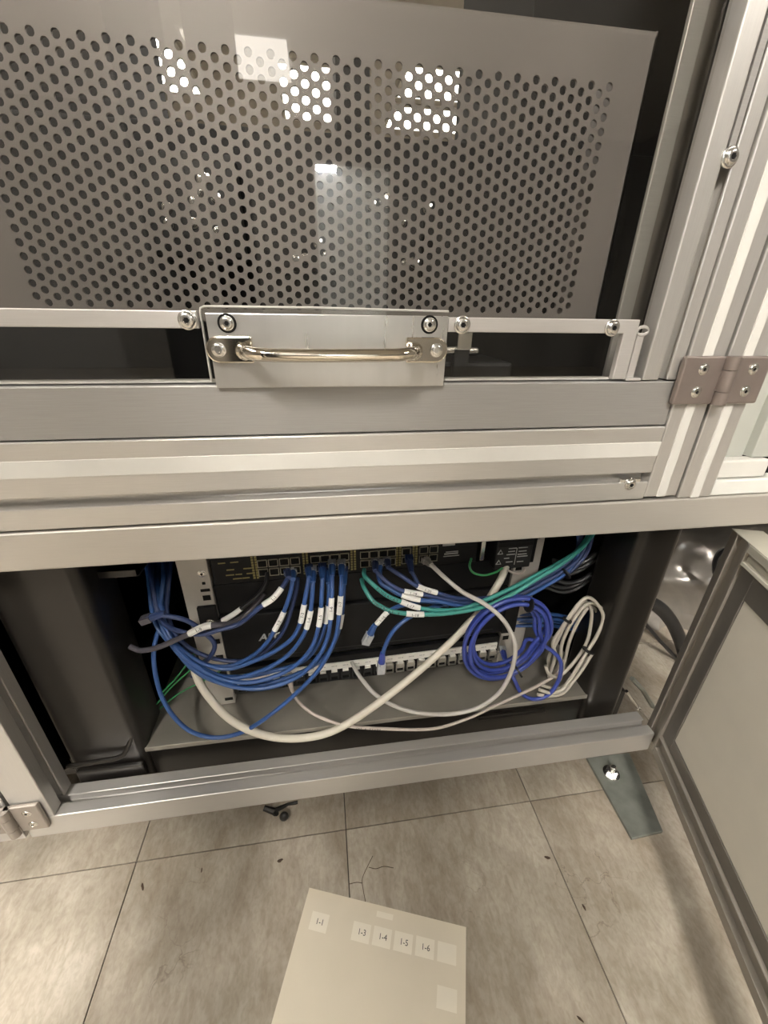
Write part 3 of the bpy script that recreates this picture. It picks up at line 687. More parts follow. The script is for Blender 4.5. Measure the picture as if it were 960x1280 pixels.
cable('network_cable', 'blue cable fourth from left at the switch, its flag hanging lower', 'cable',
      [(-0.0241, 0.4620, 0.4131), (-0.0241, 0.4460, 0.4091), (-0.0262, 0.4360, 0.3913), (-0.0291, 0.4290, 0.3751), (-0.0368, 0.4230, 0.3506), (-0.0505, 0.4180, 0.3294), (-0.0703, 0.4140, 0.3121), (-0.0993, 0.4120, 0.2981), (-0.1365, 0.4140, 0.2882), (-0.1676, 0.4190, 0.3017), (-0.1908, 0.4260, 0.3202), (-0.2124, 0.4400, 0.3355), (-0.2312, 0.4580, 0.3527), (-0.2371, 0.4760, 0.3850), (-0.2506, 0.5350, 0.4044)],
      RB, M['blue'], flags=[(*[(-0.0290, 0.4300, 0.3769), (-0.0366, 0.4235, 0.3528)], '1-4')], plugs=[(0, M['clear'], .010)])
cable('network_cable', 'blue cable in mid bundle with flag just right of the pair', 'cable',
      [(-0.0113, 0.4640, 0.4158), (-0.0117, 0.4480, 0.4116), (-0.0137, 0.4360, 0.3939), (-0.0158, 0.4280, 0.3746), (-0.0201, 0.4210, 0.3545), (-0.0286, 0.4150, 0.3323), (-0.0432, 0.4110, 0.3129), (-0.0715, 0.4080, 0.2941), (-0.1134, 0.4070, 0.2852), (-0.1503, 0.4110, 0.2935), (-0.1783, 0.4180, 0.3128), (-0.2005, 0.4300, 0.3313), (-0.2165, 0.4460, 0.3481), (-0.2272, 0.4660, 0.3788), (-0.2379, 0.5300, 0.4066)],
      RB, M['blue'], flags=[(*[(-0.0165, 0.4300, 0.3808), (-0.0199, 0.4210, 0.3571)], '1-5')], plugs=[(0, M['blue_d'], .012)])
cable('network_cable', 'blue cable with clear plug and upper flag, second from right of bundle', 'cable',
      [(0.0016, 0.4640, 0.4198), (0.0009, 0.4480, 0.4155), (-0.0000, 0.4370, 0.4008), (-0.0021, 0.4280, 0.3835), (-0.0041, 0.4210, 0.3647), (-0.0094, 0.4130, 0.3429), (-0.0232, 0.4070, 0.3171), (-0.0508, 0.4030, 0.2907), (-0.0933, 0.4020, 0.2775), (-0.1356, 0.4050, 0.2835), (-0.1691, 0.4120, 0.3009), (-0.1933, 0.4240, 0.3198), (-0.2125, 0.4420, 0.3378), (-0.2199, 0.4620, 0.3747), (-0.2309, 0.5300, 0.3993)],
      RB, M['blue'], flags=[(*[(-0.0006, 0.4320, 0.3918), (-0.0040, 0.4220, 0.3665)], '1-6')], plugs=[(0, M['clear'], .014)])
cable('network_cable', 'blue cable with half hidden flag behind the clear plugged pair', 'cable',
      [(-0.0053, 0.4680, 0.4074), (-0.0047, 0.4560, 0.4028), (-0.0046, 0.4470, 0.3846), (-0.0079, 0.4400, 0.3638), (-0.0133, 0.4340, 0.3421), (-0.0243, 0.4280, 0.3165), (-0.0449, 0.4240, 0.2955), (-0.0808, 0.4220, 0.2862), (-0.1238, 0.4230, 0.2794), (-0.1616, 0.4260, 0.2860), (-0.1882, 0.4320, 0.3052), (-0.2109, 0.4440, 0.3246), (-0.2263, 0.4590, 0.3444), (-0.2322, 0.4780, 0.3830), (-0.2466, 0.5400, 0.4009)],
      RB, M['blue'], flags=[(*[(-0.0063, 0.4430, 0.3733), (-0.0118, 0.4360, 0.3499)], '')], plugs=[(0, M['blue_d'], .008)])
cable('network_cable', 'blue cable making the longest loop that droops over the tray edge', 'cable',
      [(0.0143, 0.4640, 0.4187), (0.0132, 0.4460, 0.4133), (0.0110, 0.4340, 0.3969), (0.0076, 0.4240, 0.3714), (0.0021, 0.4140, 0.3446), (-0.0118, 0.4060, 0.3166), (-0.0321, 0.4000, 0.2898), (-0.0715, 0.3960, 0.2509), (-0.1118, 0.3950, 0.2178), (-0.1404, 0.3960, 0.2020), (-0.1698, 0.3980, 0.1981), (-0.1979, 0.4020, 0.2094), (-0.2172, 0.4090, 0.2309), (-0.2300, 0.4180, 0.2606), (-0.2349, 0.4280, 0.2900), (-0.2340, 0.4360, 0.3200), (-0.2305, 0.4500, 0.3394), (-0.2230, 0.4640, 0.3534), (-0.2161, 0.4800, 0.3865), (-0.2227, 0.5300, 0.4186)],
      RB, M['blue'], flags=[(*[(0.0109, 0.4330, 0.3951), (0.0076, 0.4235, 0.3705)], '1-7')], plugs=[(0, M['clear'], .014)], dens=8)
cable('network_cable', 'blue cable behind the longest loop, rightmost and slightly hidden', 'cable',
      [(0.0173, 0.4680, 0.4055), (0.0164, 0.4560, 0.3983), (0.0142, 0.4450, 0.3803), (0.0109, 0.4360, 0.3583), (0.0032, 0.4280, 0.3316), (-0.0120, 0.4210, 0.3073), (-0.0377, 0.4170, 0.2885), (-0.0762, 0.4160, 0.2741), (-0.1214, 0.4160, 0.2657), (-0.1591, 0.4190, 0.2800), (-0.1847, 0.4250, 0.2977), (-0.2025, 0.4370, 0.3163), (-0.2127, 0.4520, 0.3423), (-0.2344, 0.4700, 0.3697), (-0.2614, 0.5400, 0.4021)],
      RB, M['blue'], flags=[(*[(0.0111, 0.4370, 0.3602), (0.0070, 0.4320, 0.3430)], '')], plugs=[(0, M['blue_d'], .008)])
cable('network_cable', 'dull blue cable lying deepest along the lower bundle', 'cable',
      [(-0.0449, 0.4680, 0.4030), (-0.0463, 0.4580, 0.3934), (-0.0527, 0.4500, 0.3738), (-0.0658, 0.4440, 0.3393), (-0.0848, 0.4400, 0.3154), (-0.1132, 0.4370, 0.2958), (-0.1466, 0.4370, 0.2973), (-0.1772, 0.4400, 0.3100), (-0.1997, 0.4460, 0.3283), (-0.2124, 0.4560, 0.3496), (-0.2162, 0.4660, 0.3750), (-0.2099, 0.4820, 0.4102), (-0.2185, 0.5300, 0.4183)],
      RB, M['blue_d'])
cable('network_cable', 'short blue cable with a loose plug end lying left of the rack rail', 'cable',
      [(-0.2239, 0.4370, 0.3804), (-0.2131, 0.4370, 0.3830), (-0.1994, 0.4360, 0.3798), (-0.1821, 0.4340, 0.3732), (-0.1666, 0.4310, 0.3585), (-0.1546, 0.4300, 0.3351), (-0.1658, 0.4340, 0.3088), (-0.1869, 0.4440, 0.2837), (-0.2042, 0.4580, 0.2542)],
      RB * 1.05, M['blue_d'], plugs=[(0, M['grey_d'], .013)])
cable('patch_cable', 'dark grey cord with a white flag, its end hanging left of the bundle', 'cable',
      [(-0.2610, 0.4400, 0.3348), (-0.2472, 0.4360, 0.3301), (-0.2259, 0.4310, 0.3363), (-0.2026, 0.4260, 0.3489), (-0.1796, 0.4210, 0.3626), (-0.1576, 0.4200, 0.3737), (-0.1409, 0.4240, 0.3709), (-0.1289, 0.4400, 0.3595), (-0.1126, 0.4550, 0.3625), (-0.0908, 0.4660, 0.3824)],
      RB * 1.2, M['grey_d'], flags=[(*[(-0.1771, 0.4210, 0.3610), (-0.1500, 0.4205, 0.3750)], '1-9')])
cable('patch_cable', 'black cord with a slim grey flag in front of the blanking panel', 'cable',
      [(-0.0834, 0.4680, 0.4141), (-0.0850, 0.4550, 0.4056), (-0.0960, 0.4500, 0.3925), (-0.1144, 0.4470, 0.3785), (-0.1365, 0.4460, 0.3632), (-0.1627, 0.4500, 0.3492), (-0.1891, 0.4580, 0.3369)],
      RB * .95, M['black_c'], flags=[(*[(-0.1177, 0.4470, 0.3763), (-0.1443, 0.4470, 0.3592)], '')])
for k in range(3):
    off = k * 5
    cable('earth_wire', ('lowest', 'middle', 'uppermost')[k] + ' of three thin green earth wires left of the tray', 'wire',
          [Vector(p) + Vector((0, 0, 0)) for p in ([(-0.2601, 0.4550, 0.2094), (-0.2314, 0.4520, 0.2443), (-0.1982, 0.4500, 0.2759), (-0.1722, 0.4520, 0.2944)], [(-0.2557, 0.4620, 0.2202), (-0.2298, 0.4600, 0.2478), (-0.2089, 0.4580, 0.2751), (-0.1891, 0.4580, 0.3025)], [(-0.2775, 0.4700, 0.1727), (-0.2322, 0.4620, 0.2165), (-0.1933, 0.4580, 0.2414), (-0.1639, 0.4580, 0.2595)])[k]],
          .0011, M['green'], 7)

# thick and thin pale cables
cable('power_cable', 'thick ivory cord sagging across the tray in front of everything', 'cable',
      [(-0.1931, 0.4480, 0.3012), (-0.1890, 0.4360, 0.2836), (-0.1805, 0.4240, 0.2686), (-0.1663, 0.4120, 0.2514), (-0.1491, 0.4030, 0.2300), (-0.1273, 0.3960, 0.2128), (-0.0981, 0.3930, 0.1949), (-0.0652, 0.3920, 0.1849), (-0.0330, 0.3920, 0.1840), (-0.0045, 0.3930, 0.1910), (0.0279, 0.3960, 0.2082), (0.0675, 0.4020, 0.2337), (0.1144, 0.4120, 0.2662), (0.1628, 0.4240, 0.3043), (0.1909, 0.4340, 0.3275), (0.2110, 0.4420, 0.3433), (0.2275, 0.4490, 0.3662), (0.2418, 0.4580, 0.3849), (0.2544, 0.4740, 0.3953), (0.2641, 0.4900, 0.4010)],
      .0052, M['white_c'], 14)
cable('patch_cable', 'pale grey cord arching from the switch around the blue coil', 'cable',
      [(0.1329, 0.4680, 0.4143), (0.1361, 0.4500, 0.4180), (0.1509, 0.4400, 0.4054), (0.1717, 0.4240, 0.3917), (0.1991, 0.4100, 0.3800), (0.2236, 0.4000, 0.3588), (0.2404, 0.3940, 0.3288), (0.2454, 0.3910, 0.3035), (0.2435, 0.3900, 0.2684), (0.2322, 0.3900, 0.2317), (0.2078, 0.3910, 0.2059), (0.1783, 0.3940, 0.1934), (0.1467, 0.3980, 0.1902), (0.1097, 0.4020, 0.1966), (0.0782, 0.4080, 0.2098), (0.0535, 0.4180, 0.2251), (0.0374, 0.4320, 0.2395), (0.0293, 0.4470, 0.2439), (0.0247, 0.4660, 0.2411)],
      .0030, M['grey_c'], plugs=[(0, M['grey_c'], .012)])
pk = [(-0.0695, 0.4550, 0.2297), (-0.0655, 0.4400, 0.2262), (-0.0571, 0.4240, 0.2207), (-0.0391, 0.4080, 0.2144), (-0.0216, 0.4000, 0.2084), (0.0004, 0.3960, 0.1980), (0.0252, 0.3940, 0.1893), (0.0659, 0.3940, 0.1784), (0.1154, 0.3940, 0.1675), (0.1527, 0.3950, 0.1647), (0.1997, 0.3970, 0.1770), (0.2333, 0.4000, 0.1905), (0.2764, 0.4060, 0.2025), (0.3122, 0.4130, 0.2114), (0.3420, 0.4220, 0.2196), (0.3527, 0.4300, 0.2405)]
cable('patch_cable', 'thin pinkish cord along the front lip of the tray', 'cable', pk, .0023, M['pink_c'], plugs=[(0, M['grey_c'], .010)],
      prints=[('CAT 6 24AWG', Vector(pk[6]), 1.5)], dens=24)

# teal pair
t1 = [(0.0447, 0.4680, 0.4084), (0.0442, 0.4520, 0.4090), (0.0556, 0.4400, 0.4011), (0.0706, 0.4320, 0.3901), (0.0892, 0.4270, 0.3816), (0.1148, 0.4230, 0.3716), (0.1488, 0.4210, 0.3656), (0.1755, 0.4210, 0.3669), (0.2035, 0.4230, 0.3747), (0.2437, 0.4280, 0.3885), (0.2811, 0.4340, 0.4036), (0.3169, 0.4430, 0.4144), (0.3484, 0.4550, 0.4244), (0.3714, 0.4680, 0.4443)]
t2 = [(0.0412, 0.4680, 0.3928), (0.0429, 0.4520, 0.3909), (0.0521, 0.4370, 0.3801), (0.0650, 0.4290, 0.3732), (0.0772, 0.4240, 0.3693), (0.0959, 0.4200, 0.3666), (0.1192, 0.4170, 0.3653), (0.1471, 0.4150, 0.3653), (0.1790, 0.4150, 0.3674), (0.2095, 0.4170, 0.3720), (0.2444, 0.4210, 0.3857), (0.2779, 0.4270, 0.4021), (0.3135, 0.4370, 0.4147), (0.3504, 0.4520, 0.4287), (0.3767, 0.4660, 0.4477)]
cable('network_cable', 'upper teal cable with a white flag, running right from the switch', 'cable', t1, .0030, M['teal'],
      flags=[(t1[4], t1[5], '1-17')], prints=[('POWERCAT 6', (Vector(t1[2]) * .7 + Vector(t1[3]) * .3), 1.7)], dens=24)
cable('network_cable', 'lower teal cable with printed sheath and white flag below the other', 'cable', t2, .0030, M['teal'],
      flags=[(t2[5], t2[6], '1-18')], prints=[('POWERCAT 6', (Vector(t2[2]) * .8 + Vector(t2[3]) * .2), 1.7)], dens=24)
# right blue group
r1 = [(0.0601, 0.4680, 0.4175), (0.0591, 0.4520, 0.4167), (0.0693, 0.4400, 0.4088), (0.0802, 0.4340, 0.4019), (0.0936, 0.4300, 0.3959), (0.1182, 0.4280, 0.3898), (0.1454, 0.4290, 0.3798), (0.1786, 0.4310, 0.3682), (0.2215, 0.4350, 0.3607), (0.2643, 0.4400, 0.3681), (0.3076, 0.4470, 0.3827), (0.3366, 0.4530, 0.3955), (0.3577, 0.4600, 0.4085), (0.3700, 0.4700, 0.4300), (0.3730, 0.4780, 0.4532)]
r2 = [(0.0766, 0.4680, 0.4188), (0.0771, 0.4500, 0.4203), (0.0912, 0.4380, 0.4146), (0.1118, 0.4310, 0.4012), (0.1378, 0.4280, 0.3906), (0.1637, 0.4300, 0.3786), (0.2033, 0.4360, 0.3687), (0.2530, 0.4420, 0.3690), (0.3025, 0.4500, 0.3852), (0.3325, 0.4560, 0.3993), (0.3526, 0.4630, 0.4165), (0.3620, 0.4730, 0.4395), (0.3627, 0.4800, 0.4594)]
r3 = [(0.1079, 0.4680, 0.4163), (0.1079, 0.4560, 0.4112), (0.1122, 0.4480, 0.4019), (0.1193, 0.4430, 0.3917), (0.1406, 0.4400, 0.3799), (0.1703, 0.4400, 0.3647), (0.2137, 0.4420, 0.3502), (0.2636, 0.4460, 0.3521), (0.3070, 0.4520, 0.3679), (0.3445, 0.4580, 0.3844), (0.3667, 0.4640, 0.4025), (0.3811, 0.4740, 0.4215), (0.3839, 0.4820, 0.4505)]
r4 = [(0.0656, 0.4680, 0.4119), (0.0641, 0.4480, 0.4010), (0.0777, 0.4370, 0.3948), (0.0908, 0.4310, 0.3889), (0.1146, 0.4250, 0.3833), (0.1401, 0.4250, 0.3781), (0.1722, 0.4280, 0.3657), (0.2178, 0.4320, 0.3536), (0.2619, 0.4370, 0.3593), (0.3067, 0.4450, 0.3758), (0.3345, 0.4510, 0.3887), (0.3527, 0.4600, 0.4034), (0.3585, 0.4700, 0.4254), (0.3567, 0.4800, 0.4532)]
cable('network_cable', 'blue cable with a white flag in the middle of the right hand group', 'cable', r1, RB, M['blue_d'], flags=[(r1[4], r1[5], '1-19')], plugs=[(0, M['clear'], .010)])
cable('network_cable', 'blue cable with the highest white flag of the right hand group', 'cable', r2, RB, M['blue_d'], flags=[(r2[3], r2[4], '1-20')], plugs=[(0, M['clear'], .010)])
cable('network_cable', 'unflagged navy cable dropping from the right end of the switch', 'cable', r3, RB, M['blue_d'], plugs=[(0, M['blue_d'], .010)], ties=[(r3[5], .0085)])
cable('network_cable', 'blue cable with a white flag just above the teal pair', 'cable', r4, RB, M['blue'], flags=[(r4[3], r4[4], '')], plugs=[(0, M['clear'], .010)], ties=[(r4[10], .010)])
# two loose plugs
cable('network_cable', 'blue cable ending in the left of two hanging plugs, white flag above', 'cable',
      [(0.0486, 0.4260, 0.3323), (0.0528, 0.4250, 0.3425), (0.0623, 0.4240, 0.3575), (0.0732, 0.4260, 0.3681), (0.0913, 0.4310, 0.3716), (0.1236, 0.4370, 0.3703), (0.1598, 0.4410, 0.3566)], RB, M['blue'], flags=[(*[(0.0571, 0.4245, 0.3494), (0.0722, 0.4260, 0.3669)], '1-16')], plugs=[(0, M['clear'], .020)], boot=M['blue'])
cable('network_cable', 'blue cable ending in the right of two hanging plugs, lower one', 'cable',
      [(0.0628, 0.4140, 0.2897), (0.0638, 0.4140, 0.3014), (0.0691, 0.4150, 0.3230), (0.0801, 0.4180, 0.3428), (0.1004, 0.4240, 0.3560), (0.1249, 0.4310, 0.3613), (0.1569, 0.4400, 0.3605)], RB, M['blue'], flags=[], plugs=[(0, M['clear'], .020)], boot=M['violet'])

# blue coil: one long cable wound five times, tied, with its tail looped below
coil = []
cc = [(0.2407, 0.4130, 0.3125)][0]; turns = 5; random.seed(21)
for k in range(turns * 16 + 1):
    a_ = 2 * math.pi * k / 16 - .3; u = k / (turns * 16)
    j = [0, .0075, -.0065, .0038, -.0100, .0065][int(u * turns * .999)]
    rx, rz = .0560 + j, .0640 + j * .9
    coil.append(Vector((cc[0] + rx * math.cos(a_) + .004 * math.sin(a_), cc[1] + .004 * math.sin(a_ + .5) + (u - .5) * .020, cc[2] + rz * math.sin(a_))))
coil += [Vector(p) for p in [(0.3209, 0.4040, 0.2775), (0.3322, 0.4020, 0.2377), (0.3238, 0.4020, 0.2032), (0.3038, 0.4040, 0.1899), (0.2832, 0.4100, 0.1967), (0.2743, 0.4220, 0.2122), (0.2702, 0.4380, 0.2247), (0.2687, 0.4550, 0.2297), (0.2705, 0.4660, 0.2306)]]
cable('network_cable', 'coiled ultramarine cable tied at its right and plugged into the last jack', 'cable', coil, .0030, M['violet'], plugs=[(1, M['clear'], .010)], dens=4, ties=[(coil[14], .0105), (coil[4], .0098)])

# putty coloured bundle, five strands of two cords
b1 = [(0.3296, 0.4220, 0.2144), (0.3249, 0.4140, 0.2669), (0.3140, 0.4120, 0.2954), (0.3187, 0.4100, 0.3208), (0.3248, 0.4090, 0.3399), (0.3387, 0.4120, 0.3656), (0.3561, 0.4180, 0.3690), (0.3786, 0.4220, 0.3494), (0.3925, 0.4220, 0.3258), (0.3892, 0.4190, 0.2968), (0.3778, 0.4150, 0.2703), (0.3644, 0.4100, 0.2428), (0.3537, 0.4060, 0.2217), (0.3414, 0.4020, 0.2074), (0.3238, 0.4020, 0.2032), (0.3051, 0.4040, 0.2107)]
cable('patch_cable', 'putty coloured cord folded into a tied hank, front one', 'cable', b1, .0026, M['beige_c'], ties=[(b1[4], .0066), (b1[10], .0090)])
for nm, pts in (('putty coloured cord in the tied hank, second from the front', [(0.3407, 0.4290, 0.2051), (0.3423, 0.4230, 0.2457), (0.3353, 0.4200, 0.2820), (0.3359, 0.4180, 0.3086), (0.3412, 0.4180, 0.3290), (0.3559, 0.4220, 0.3503), (0.3737, 0.4280, 0.3494), (0.4002, 0.4310, 0.3295), (0.4134, 0.4300, 0.3075), (0.4099, 0.4270, 0.2790), (0.3938, 0.4220, 0.2565), (0.3783, 0.4160, 0.2277), (0.3645, 0.4110, 0.2111), (0.3492, 0.4060, 0.1945), (0.3269, 0.4040, 0.1933), (0.3052, 0.4050, 0.1991)]),
                ('putty coloured cord in the tied hank, third from the front', [(0.3388, 0.4340, 0.2141), (0.3280, 0.4310, 0.2461), (0.3321, 0.4270, 0.2853), (0.3368, 0.4260, 0.3135), (0.3484, 0.4280, 0.3345), (0.3621, 0.4320, 0.3504), (0.3803, 0.4350, 0.3313), (0.3869, 0.4340, 0.2977), (0.3839, 0.4290, 0.2706), (0.3718, 0.4240, 0.2474), (0.3546, 0.4190, 0.2279), (0.3378, 0.4150, 0.2209), (0.3212, 0.4130, 0.2323), (0.3147, 0.4160, 0.2467)]),
                ('putty coloured cord at the back of the tied hank', [(0.3656, 0.4400, 0.1821), (0.3621, 0.4370, 0.2286), (0.3588, 0.4350, 0.2680), (0.3607, 0.4340, 0.2975), (0.3683, 0.4360, 0.3197), (0.3809, 0.4390, 0.3340), (0.3980, 0.4400, 0.3162), (0.4032, 0.4370, 0.2835), (0.3985, 0.4320, 0.2527), (0.3871, 0.4270, 0.2252), (0.3716, 0.4210, 0.2059), (0.3545, 0.4160, 0.1963), (0.3324, 0.4120, 0.2008), (0.3118, 0.4120, 0.2109)])):
    cable('patch_cable', nm, 'cable', pts, .0026, M['beige_c'])
for k in range(4):
    z_ = k * 7.5
    pts = [Vector(p) for p in [(0.2851, 0.4860, 0.2899), (0.3203, 0.4800, 0.2912), (0.3491, 0.4770, 0.2906), (0.3844, 0.4800, 0.2776), (0.4313, 0.4920, 0.2519), (0.5010, 0.5200, 0.2047)]]
    pts = [p + Vector((0, -.003 * (k % 2), -.0069 * k)) for p in pts]
    cable('network_cable', 'blue cable running right behind the coil, ' + ('topmost', 'second', 'third', 'lowest')[k] + ' of four', 'cable', pts, .0030, M['blue'])
# module wires and dark bundle at top right
cable('earth_wire', 'thin dark green wire looping below the power module', 'wire', [(0.1957, 0.4660, 0.4159), (0.1906, 0.4560, 0.4096), (0.1951, 0.4500, 0.4026), (0.2111, 0.4480, 0.3986), (0.2273, 0.4490, 0.4019), (0.2374, 0.4520, 0.4057)], .0016, M['green'], 7)
cable('earth_wire', 'short white wire below the power module', 'wire', [(0.2472, 0.4560, 0.3995), (0.2543, 0.4520, 0.3962), (0.2667, 0.4520, 0.3938), (0.2752, 0.4580, 0.3959)], .0016, M['pink_c'], 7)
for k in range(6):
    cable('power_cable', 'black cord bending past the right rack rail, ' + ('topmost', 'second', 'third', 'fourth', 'fifth', 'lowest')[k] + ' of six', 'cable',
          [Vector(p) + Vector((.004 * (k % 2), .004 * (k % 3), -.0115 * k)) for p in [(0.3431, 0.5000, 0.3800), (0.3641, 0.4850, 0.3792), (0.3815, 0.4780, 0.3881), (0.4013, 0.4820, 0.3984), (0.4353, 0.5000, 0.4024)]], .0036, M['black_c'], 8)

sl_ = thing('slide_bracket', 'dark metal slide bracket under the beam at upper left of the cable bay', 'bracket', (-.24, .47, .43))
q_ = [(-0.2713, 0.4500, 0.4536), (-0.2221, 0.4500, 0.4530), (-0.2274, 0.4400, 0.4454), (-0.2640, 0.4400, 0.4452)]
W_(obj('plate', bx(q_[0][0], q_[1][0], .435, .52, q_[2][2] - .002, q_[2][2]), M['device_g'], sl_, bevel=.0006))
W_(obj('lip', bx(q_[0][0] + .002, q_[1][0] - .002, .4335, .4348, q_[2][2] - .001, q_[2][2] + .008), M['leg_paint'], sl_, bevel=.0004))
# ------------------------------------------------------------------ floor things
ab = thing('anchor_strap', 'galvanised floor anchor strap with a bolt under the frame corner', 'anchor strap', (.49, .35, 0))
q = [(0.4407, 0.4143, 0.0060), (0.5240, 0.4105, 0.0060), (0.4903, 0.2878, 0.0060), (0.4353, 0.2856, 0.0060)]
bm = bmesh.new()
lo = [bm.verts.new((p[0], p[1], .0002)) for p in q]; hi = [bm.verts.new((p[0], p[1], .006)) for p in q]
for i in range(4): bm.faces.new((lo[i], lo[(i + 1) % 4], hi[(i + 1) % 4], hi[i]))
bm.faces.new(lo[::-1]); bm.faces.new(hi)
W_(obj('strap', bm, M['galv'], ab, bevel=.001))
an = [(0.4664, 0.3809, 0.0120)][0]
UPZ = Vector((0, 0, 1))
w_ = obj('washer', lathe([(0, 0), (.0135, 0), (.0135, .002), (0, .002)], 24, UPZ), M['zinc'], ab, True); w_.location = Vector((an[0], an[1], .006)) - ab.location
n__ = obj('nut', lathe([(0, 0), (.0092, 0), (.0092, .007), (.0075, .008), (0, .008)], 6, UPZ), M['zinc'], ab); n__.location = Vector((an[0], an[1], .008)) - ab.location
s__ = obj('stud', lathe([(0, 0), (.0045, 0), (.0045, .008), (.0035, .009), (0, .009)], 14, UPZ), M['zinc'], ab, True); s__.location = Vector((an[0], an[1], .016)) - ab.location

# letter sheet of stickers
PU = Vector((.945, -.324, 0)).normalized(); PV = Vector((-.324, -.945, 0)).normalized()
ps = thing('label_sheet', 'cream backing sheet of peel off labels lying on the floor', 'paper', (-.0525, .2955, .0004), math.atan2(PU.y, PU.x))
bm = bmesh.new(); nx_ = 10
g = [[bm.verts.new((.2159 * i / nx_, -.2794 * j / nx_, .0004 + .0012 * (math.sin(i * .9) * .3 + .3) * (j / nx_) ** 2)) for i in range(nx_ + 1)] for j in range(nx_ + 1)]
for j in range(nx_):
    for i in range(nx_): bm.faces.new((g[j][i], g[j + 1][i], g[j + 1][i + 1], g[j][i + 1]))
sh = obj('sheet', bm, M['paper'], ps)
so = sh.modifiers.new('thick', 'SOLIDIFY'); so.thickness = .0002
for (a, b), s in zip([(-0.0401, 0.2573, 0.0000), (0.0144, 0.2398, 0.0000), (0.0410, 0.2311, 0.0000), (0.0672, 0.2225, 0.0000), (0.0935, 0.2140, 0.0000), (0.1193, 0.2052, 0.0000), (0.1096, 0.1681, 0.0000), (0.0486, 0.2505, 0.0000)] and [(0, 0)] * 0, ()): pass
for p_, s, w, hh in zip([(-0.0391, 0.2569, 0.0006), (0.0148, 0.2392, 0.0006), (0.0410, 0.2309, 0.0006), (0.0671, 0.2223, 0.0006), (0.0934, 0.2138, 0.0006), (0.1197, 0.2050, 0.0006), (0.1090, 0.1680, 0.0006), (0.0476, 0.2512, 0.0006)],
                        ('1-1', '1-3', '1-4', '1-5', '1-6', '', '', ''), (.0235,) * 7 + (.022,), (.0185,) * 7 + (.006,)):
    d = Vector((p_[0], p_[1], 0)) - Vector((-.0525, .2955, 0)); u = d.dot(PU); v = -d.dot(PV)
    st = obj('sticker', bx(-w/2, w/2, -hh/2, hh/2, 0, .0002), M['sticker'], ps, loc=(u, v, .0014))
    if s: text('number', s, .0085, M['ink'], st, loc=(0.001, 0, .00026), rot=(0, 0, 0))

for pts in ([(0.0398, 0.3204, 0.0002), (0.0314, 0.3097, 0.0002), (0.0219, 0.2958, 0.0002), (0.0218, 0.2831, 0.0002), (0.0237, 0.2689, 0.0002)], [(0.0034, 0.2920, 0.0002), (0.0136, 0.2924, 0.0002), (0.0214, 0.2904, 0.0002)], [(0.0324, 0.3076, 0.0002), (0.0425, 0.3043, 0.0002), (0.0544, 0.3055, 0.0002), (0.0679, 0.3017, 0.0002)]):
    bm = bmesh.new(); tube(bm, catmull(pts, 4), .00045, 5); obj('floor_crack', bm, M['debris'], fl)
def chip(label, p, sx_, sy_, rz, m='debris', hz=.0012, name='debris_flake'):
    random.seed(label); bm = bmesh.new(); n = 9; ring = []
    for k in range(n):
        a_ = 2 * math.pi * k / n; rr = .7 + random.random() * .5; ring.append((sx_ * rr * math.cos(a_), sy_ * rr * math.sin(a_)))
    lo = [bm.verts.new((x, y, 0)) for x, y in ring]; top = bm.verts.new((0, 0, hz)); bot = lo[::-1]
    for k in range(n): bm.faces.new((lo[k], lo[(k + 1) % n], top))
    bm.faces.new(bot)
    o = obj(name, bm, M[m], None, loc=(p[0], p[1], .0003), rot=(0, 0, rz)); tag(o, label, 'debris'); return o
chip('brown flake on the floor tile left of the sheet', [(-0.2831, 0.3294, -0.0000)][0], .0018, .0052, .5)
chip('dark crumb with a smear on the tile above the sheet', [(-0.0957, 0.3333, 0.0000)][0], .0042, .0022, .2)
chip('dark smear of dirt beside the long tile joint at right', [(0.2962, 0.2828, 0.0000)][0], .0050, .0022, -.4)
chip('small dark chip on the tile right of the joint', [(0.3179, 0.2227, 0.0000)][0], .0018, .0040, .2)
chip('black sliver on the floor right of the sheet at the picture bottom', [(0.2563, 0.1319, 0.0000)][0], .0013, .0040, .8)
chip('grey fleck on the tile between flake and crumb', [(-0.2062, 0.3371, 0.0000)][0], .0010, .0035, .1)
ck = thing('broken_clip', 'broken black plastic clip on the floor under the rail', 'clip', (-.10, .395, 0))
bm = bmesh.new(); c_ = [Vector(p) for p in [(-0.1257, 0.4050, 0.0080), (-0.1106, 0.4000, 0.0046), (-0.1015, 0.3960, -0.0080), (-0.1070, 0.4100, -0.0015), (-0.0892, 0.4100, -0.0015), (-0.0735, 0.4100, 0.0013)]]
tube(bm, [c_[0], c_[1], c_[2]], [.004, .005, .0035], 7); W_(obj('arm', bm, M['black_paint'], ck, True))
bm = bmesh.new(); tube(bm, [c_[1], c_[4], c_[5]], [.0035, .003, .0025], 7); W_(obj('prong', bm, M['black_paint'], ck, True))
bm = bmesh.new(); bmesh.ops.create_uvsphere(bm, u_segments=12, v_segments=8, radius=.0085)
bmesh.ops.scale(bm, verts=bm.verts, vec=(.85, .7, 1.0)); k_ = [(-0.0930, 0.3880, -0.0038)][0]
bmesh.ops.translate(bm, verts=bm.verts, vec=(k_[0], k_[1], max(k_[2], .0085))); W_(obj('foot', bm, M['black_paint'], ck, True))

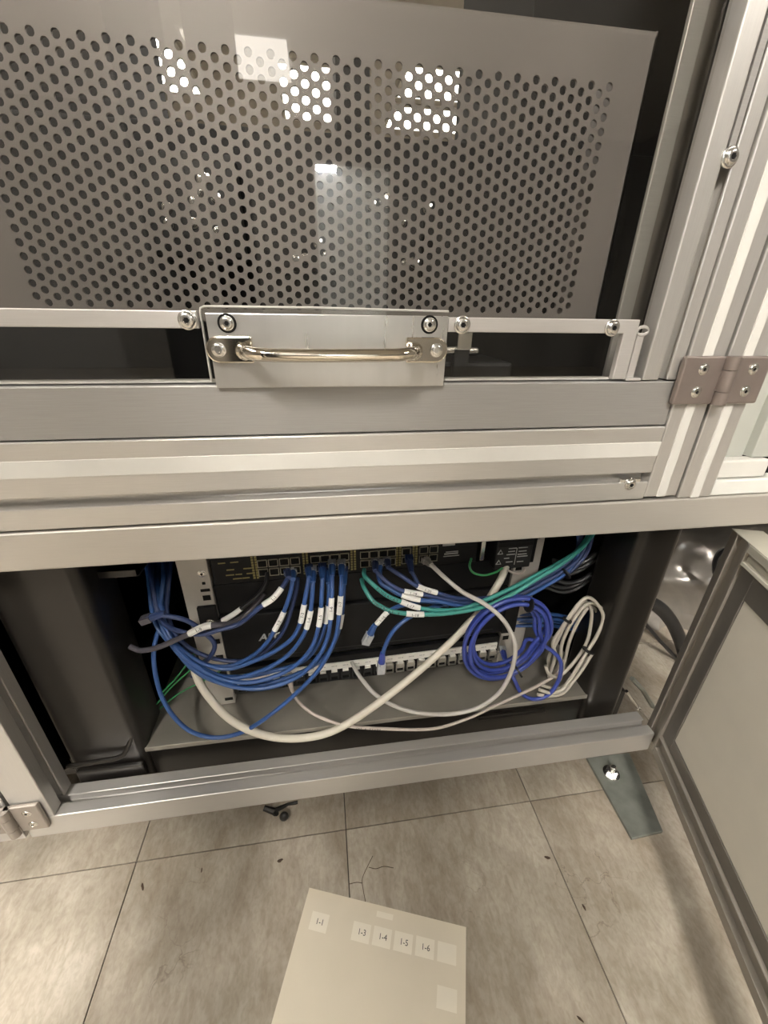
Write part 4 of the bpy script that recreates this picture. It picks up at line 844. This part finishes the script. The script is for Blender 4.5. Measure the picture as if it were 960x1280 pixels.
# ------------------------------------------------------------------ beyond the right leg
fb = thing('wrapped_bundle', 'plastic film wrapped bundle on the floor beyond the right leg', 'bundle', (.95, .95, 0))
bm = bmesh.new(); nu, nv = 64, 44; random.seed(4); gr = []
from mathutils import noise as mnoise
for j in range(nv + 1):
    row = []
    for i in range(nu + 1):
        a_ = 2 * math.pi * i / nu; v_ = j / nv
        rx = .36 * (1 - max(0, v_ - .6) ** 2 * 5.2); ry = .30 * (1 - max(0, v_ - .6) ** 2 * 5.2)
        p = Vector((rx * math.cos(a_), ry * math.sin(a_), .0 + .36 * v_))
        d = -abs(mnoise.noise(p * 6)) * .085 + mnoise.noise(Vector((p.x * 18, p.y * 18, p.z * 7))) * .022
        row.append(bm.verts.new(p + Vector((math.cos(a_), math.sin(a_), .35 if j else 0)) * d * (1 if j else .3)))
    gr.append(row)
for j in range(nv):
    for i in range(nu): bm.faces.new((gr[j][i], gr[j][(i + 1) % nu], gr[j + 1][(i + 1) % nu], gr[j + 1][i]))
bm.faces.new(gr[nv][:nu])
bmesh.ops.remove_doubles(bm, verts=bm.verts, dist=1e-6)
obj('film', bm, M['film'], fb, True)
cable('power_cable', 'heavy black hose lying against the film wrapped bundle', 'cable', [(0.6295, 0.6000, 0.1998), (0.6787, 0.6000, 0.1740), (0.7238, 0.6000, 0.1323), (0.7704, 0.6000, 0.0696), (0.8169, 0.6000, -0.0103), (0.8988, 0.6200, -0.1545)], .014, M['black_c'], 10)
cable('power_cable', 'thinner black cord crossing below the heavy hose', 'cable', [(0.6482, 0.6000, 0.1407), (0.6802, 0.6000, 0.1127), (0.7160, 0.6000, 0.0763), (0.7586, 0.6000, 0.0350), (0.8124, 0.6100, -0.0201)], .004, M['black_c'], 8)
cable('cable_loop', 'black cord loop hanging behind the open door top', 'cable', [(0.8031, 0.6000, 0.2990), (0.7803, 0.6000, 0.3007), (0.7770, 0.6000, 0.2782), (0.7907, 0.6000, 0.2457), (0.8190, 0.6000, 0.2148), (0.8470, 0.6000, 0.1997)], .007, M['black_c'], 8)
br = thing('corner_bracket', 'small steel bracket with a screw at the right end of the rail', 'bracket', (.48, .42, .15))
bm = bmesh.new(); tube(bm, [Vector(p) for p in [(0.4904, 0.4300, 0.1785), (0.5197, 0.4300, 0.1475), (0.5555, 0.4300, 0.0996)]], .004, 6); W_(obj('plate', bm, M['galv'], br))
bm = bmesh.new(); tube(bm, [Vector(p) for p in [(0.4778, 0.4200, 0.1618), (0.5124, 0.4200, 0.1172)]], .003, 6); W_(obj('rod', bm, M['zinc'], br, True))
p_ = [(0.5145, 0.4180, 0.1153)][0]; W_(bolt(br, *p_, SC_SM))
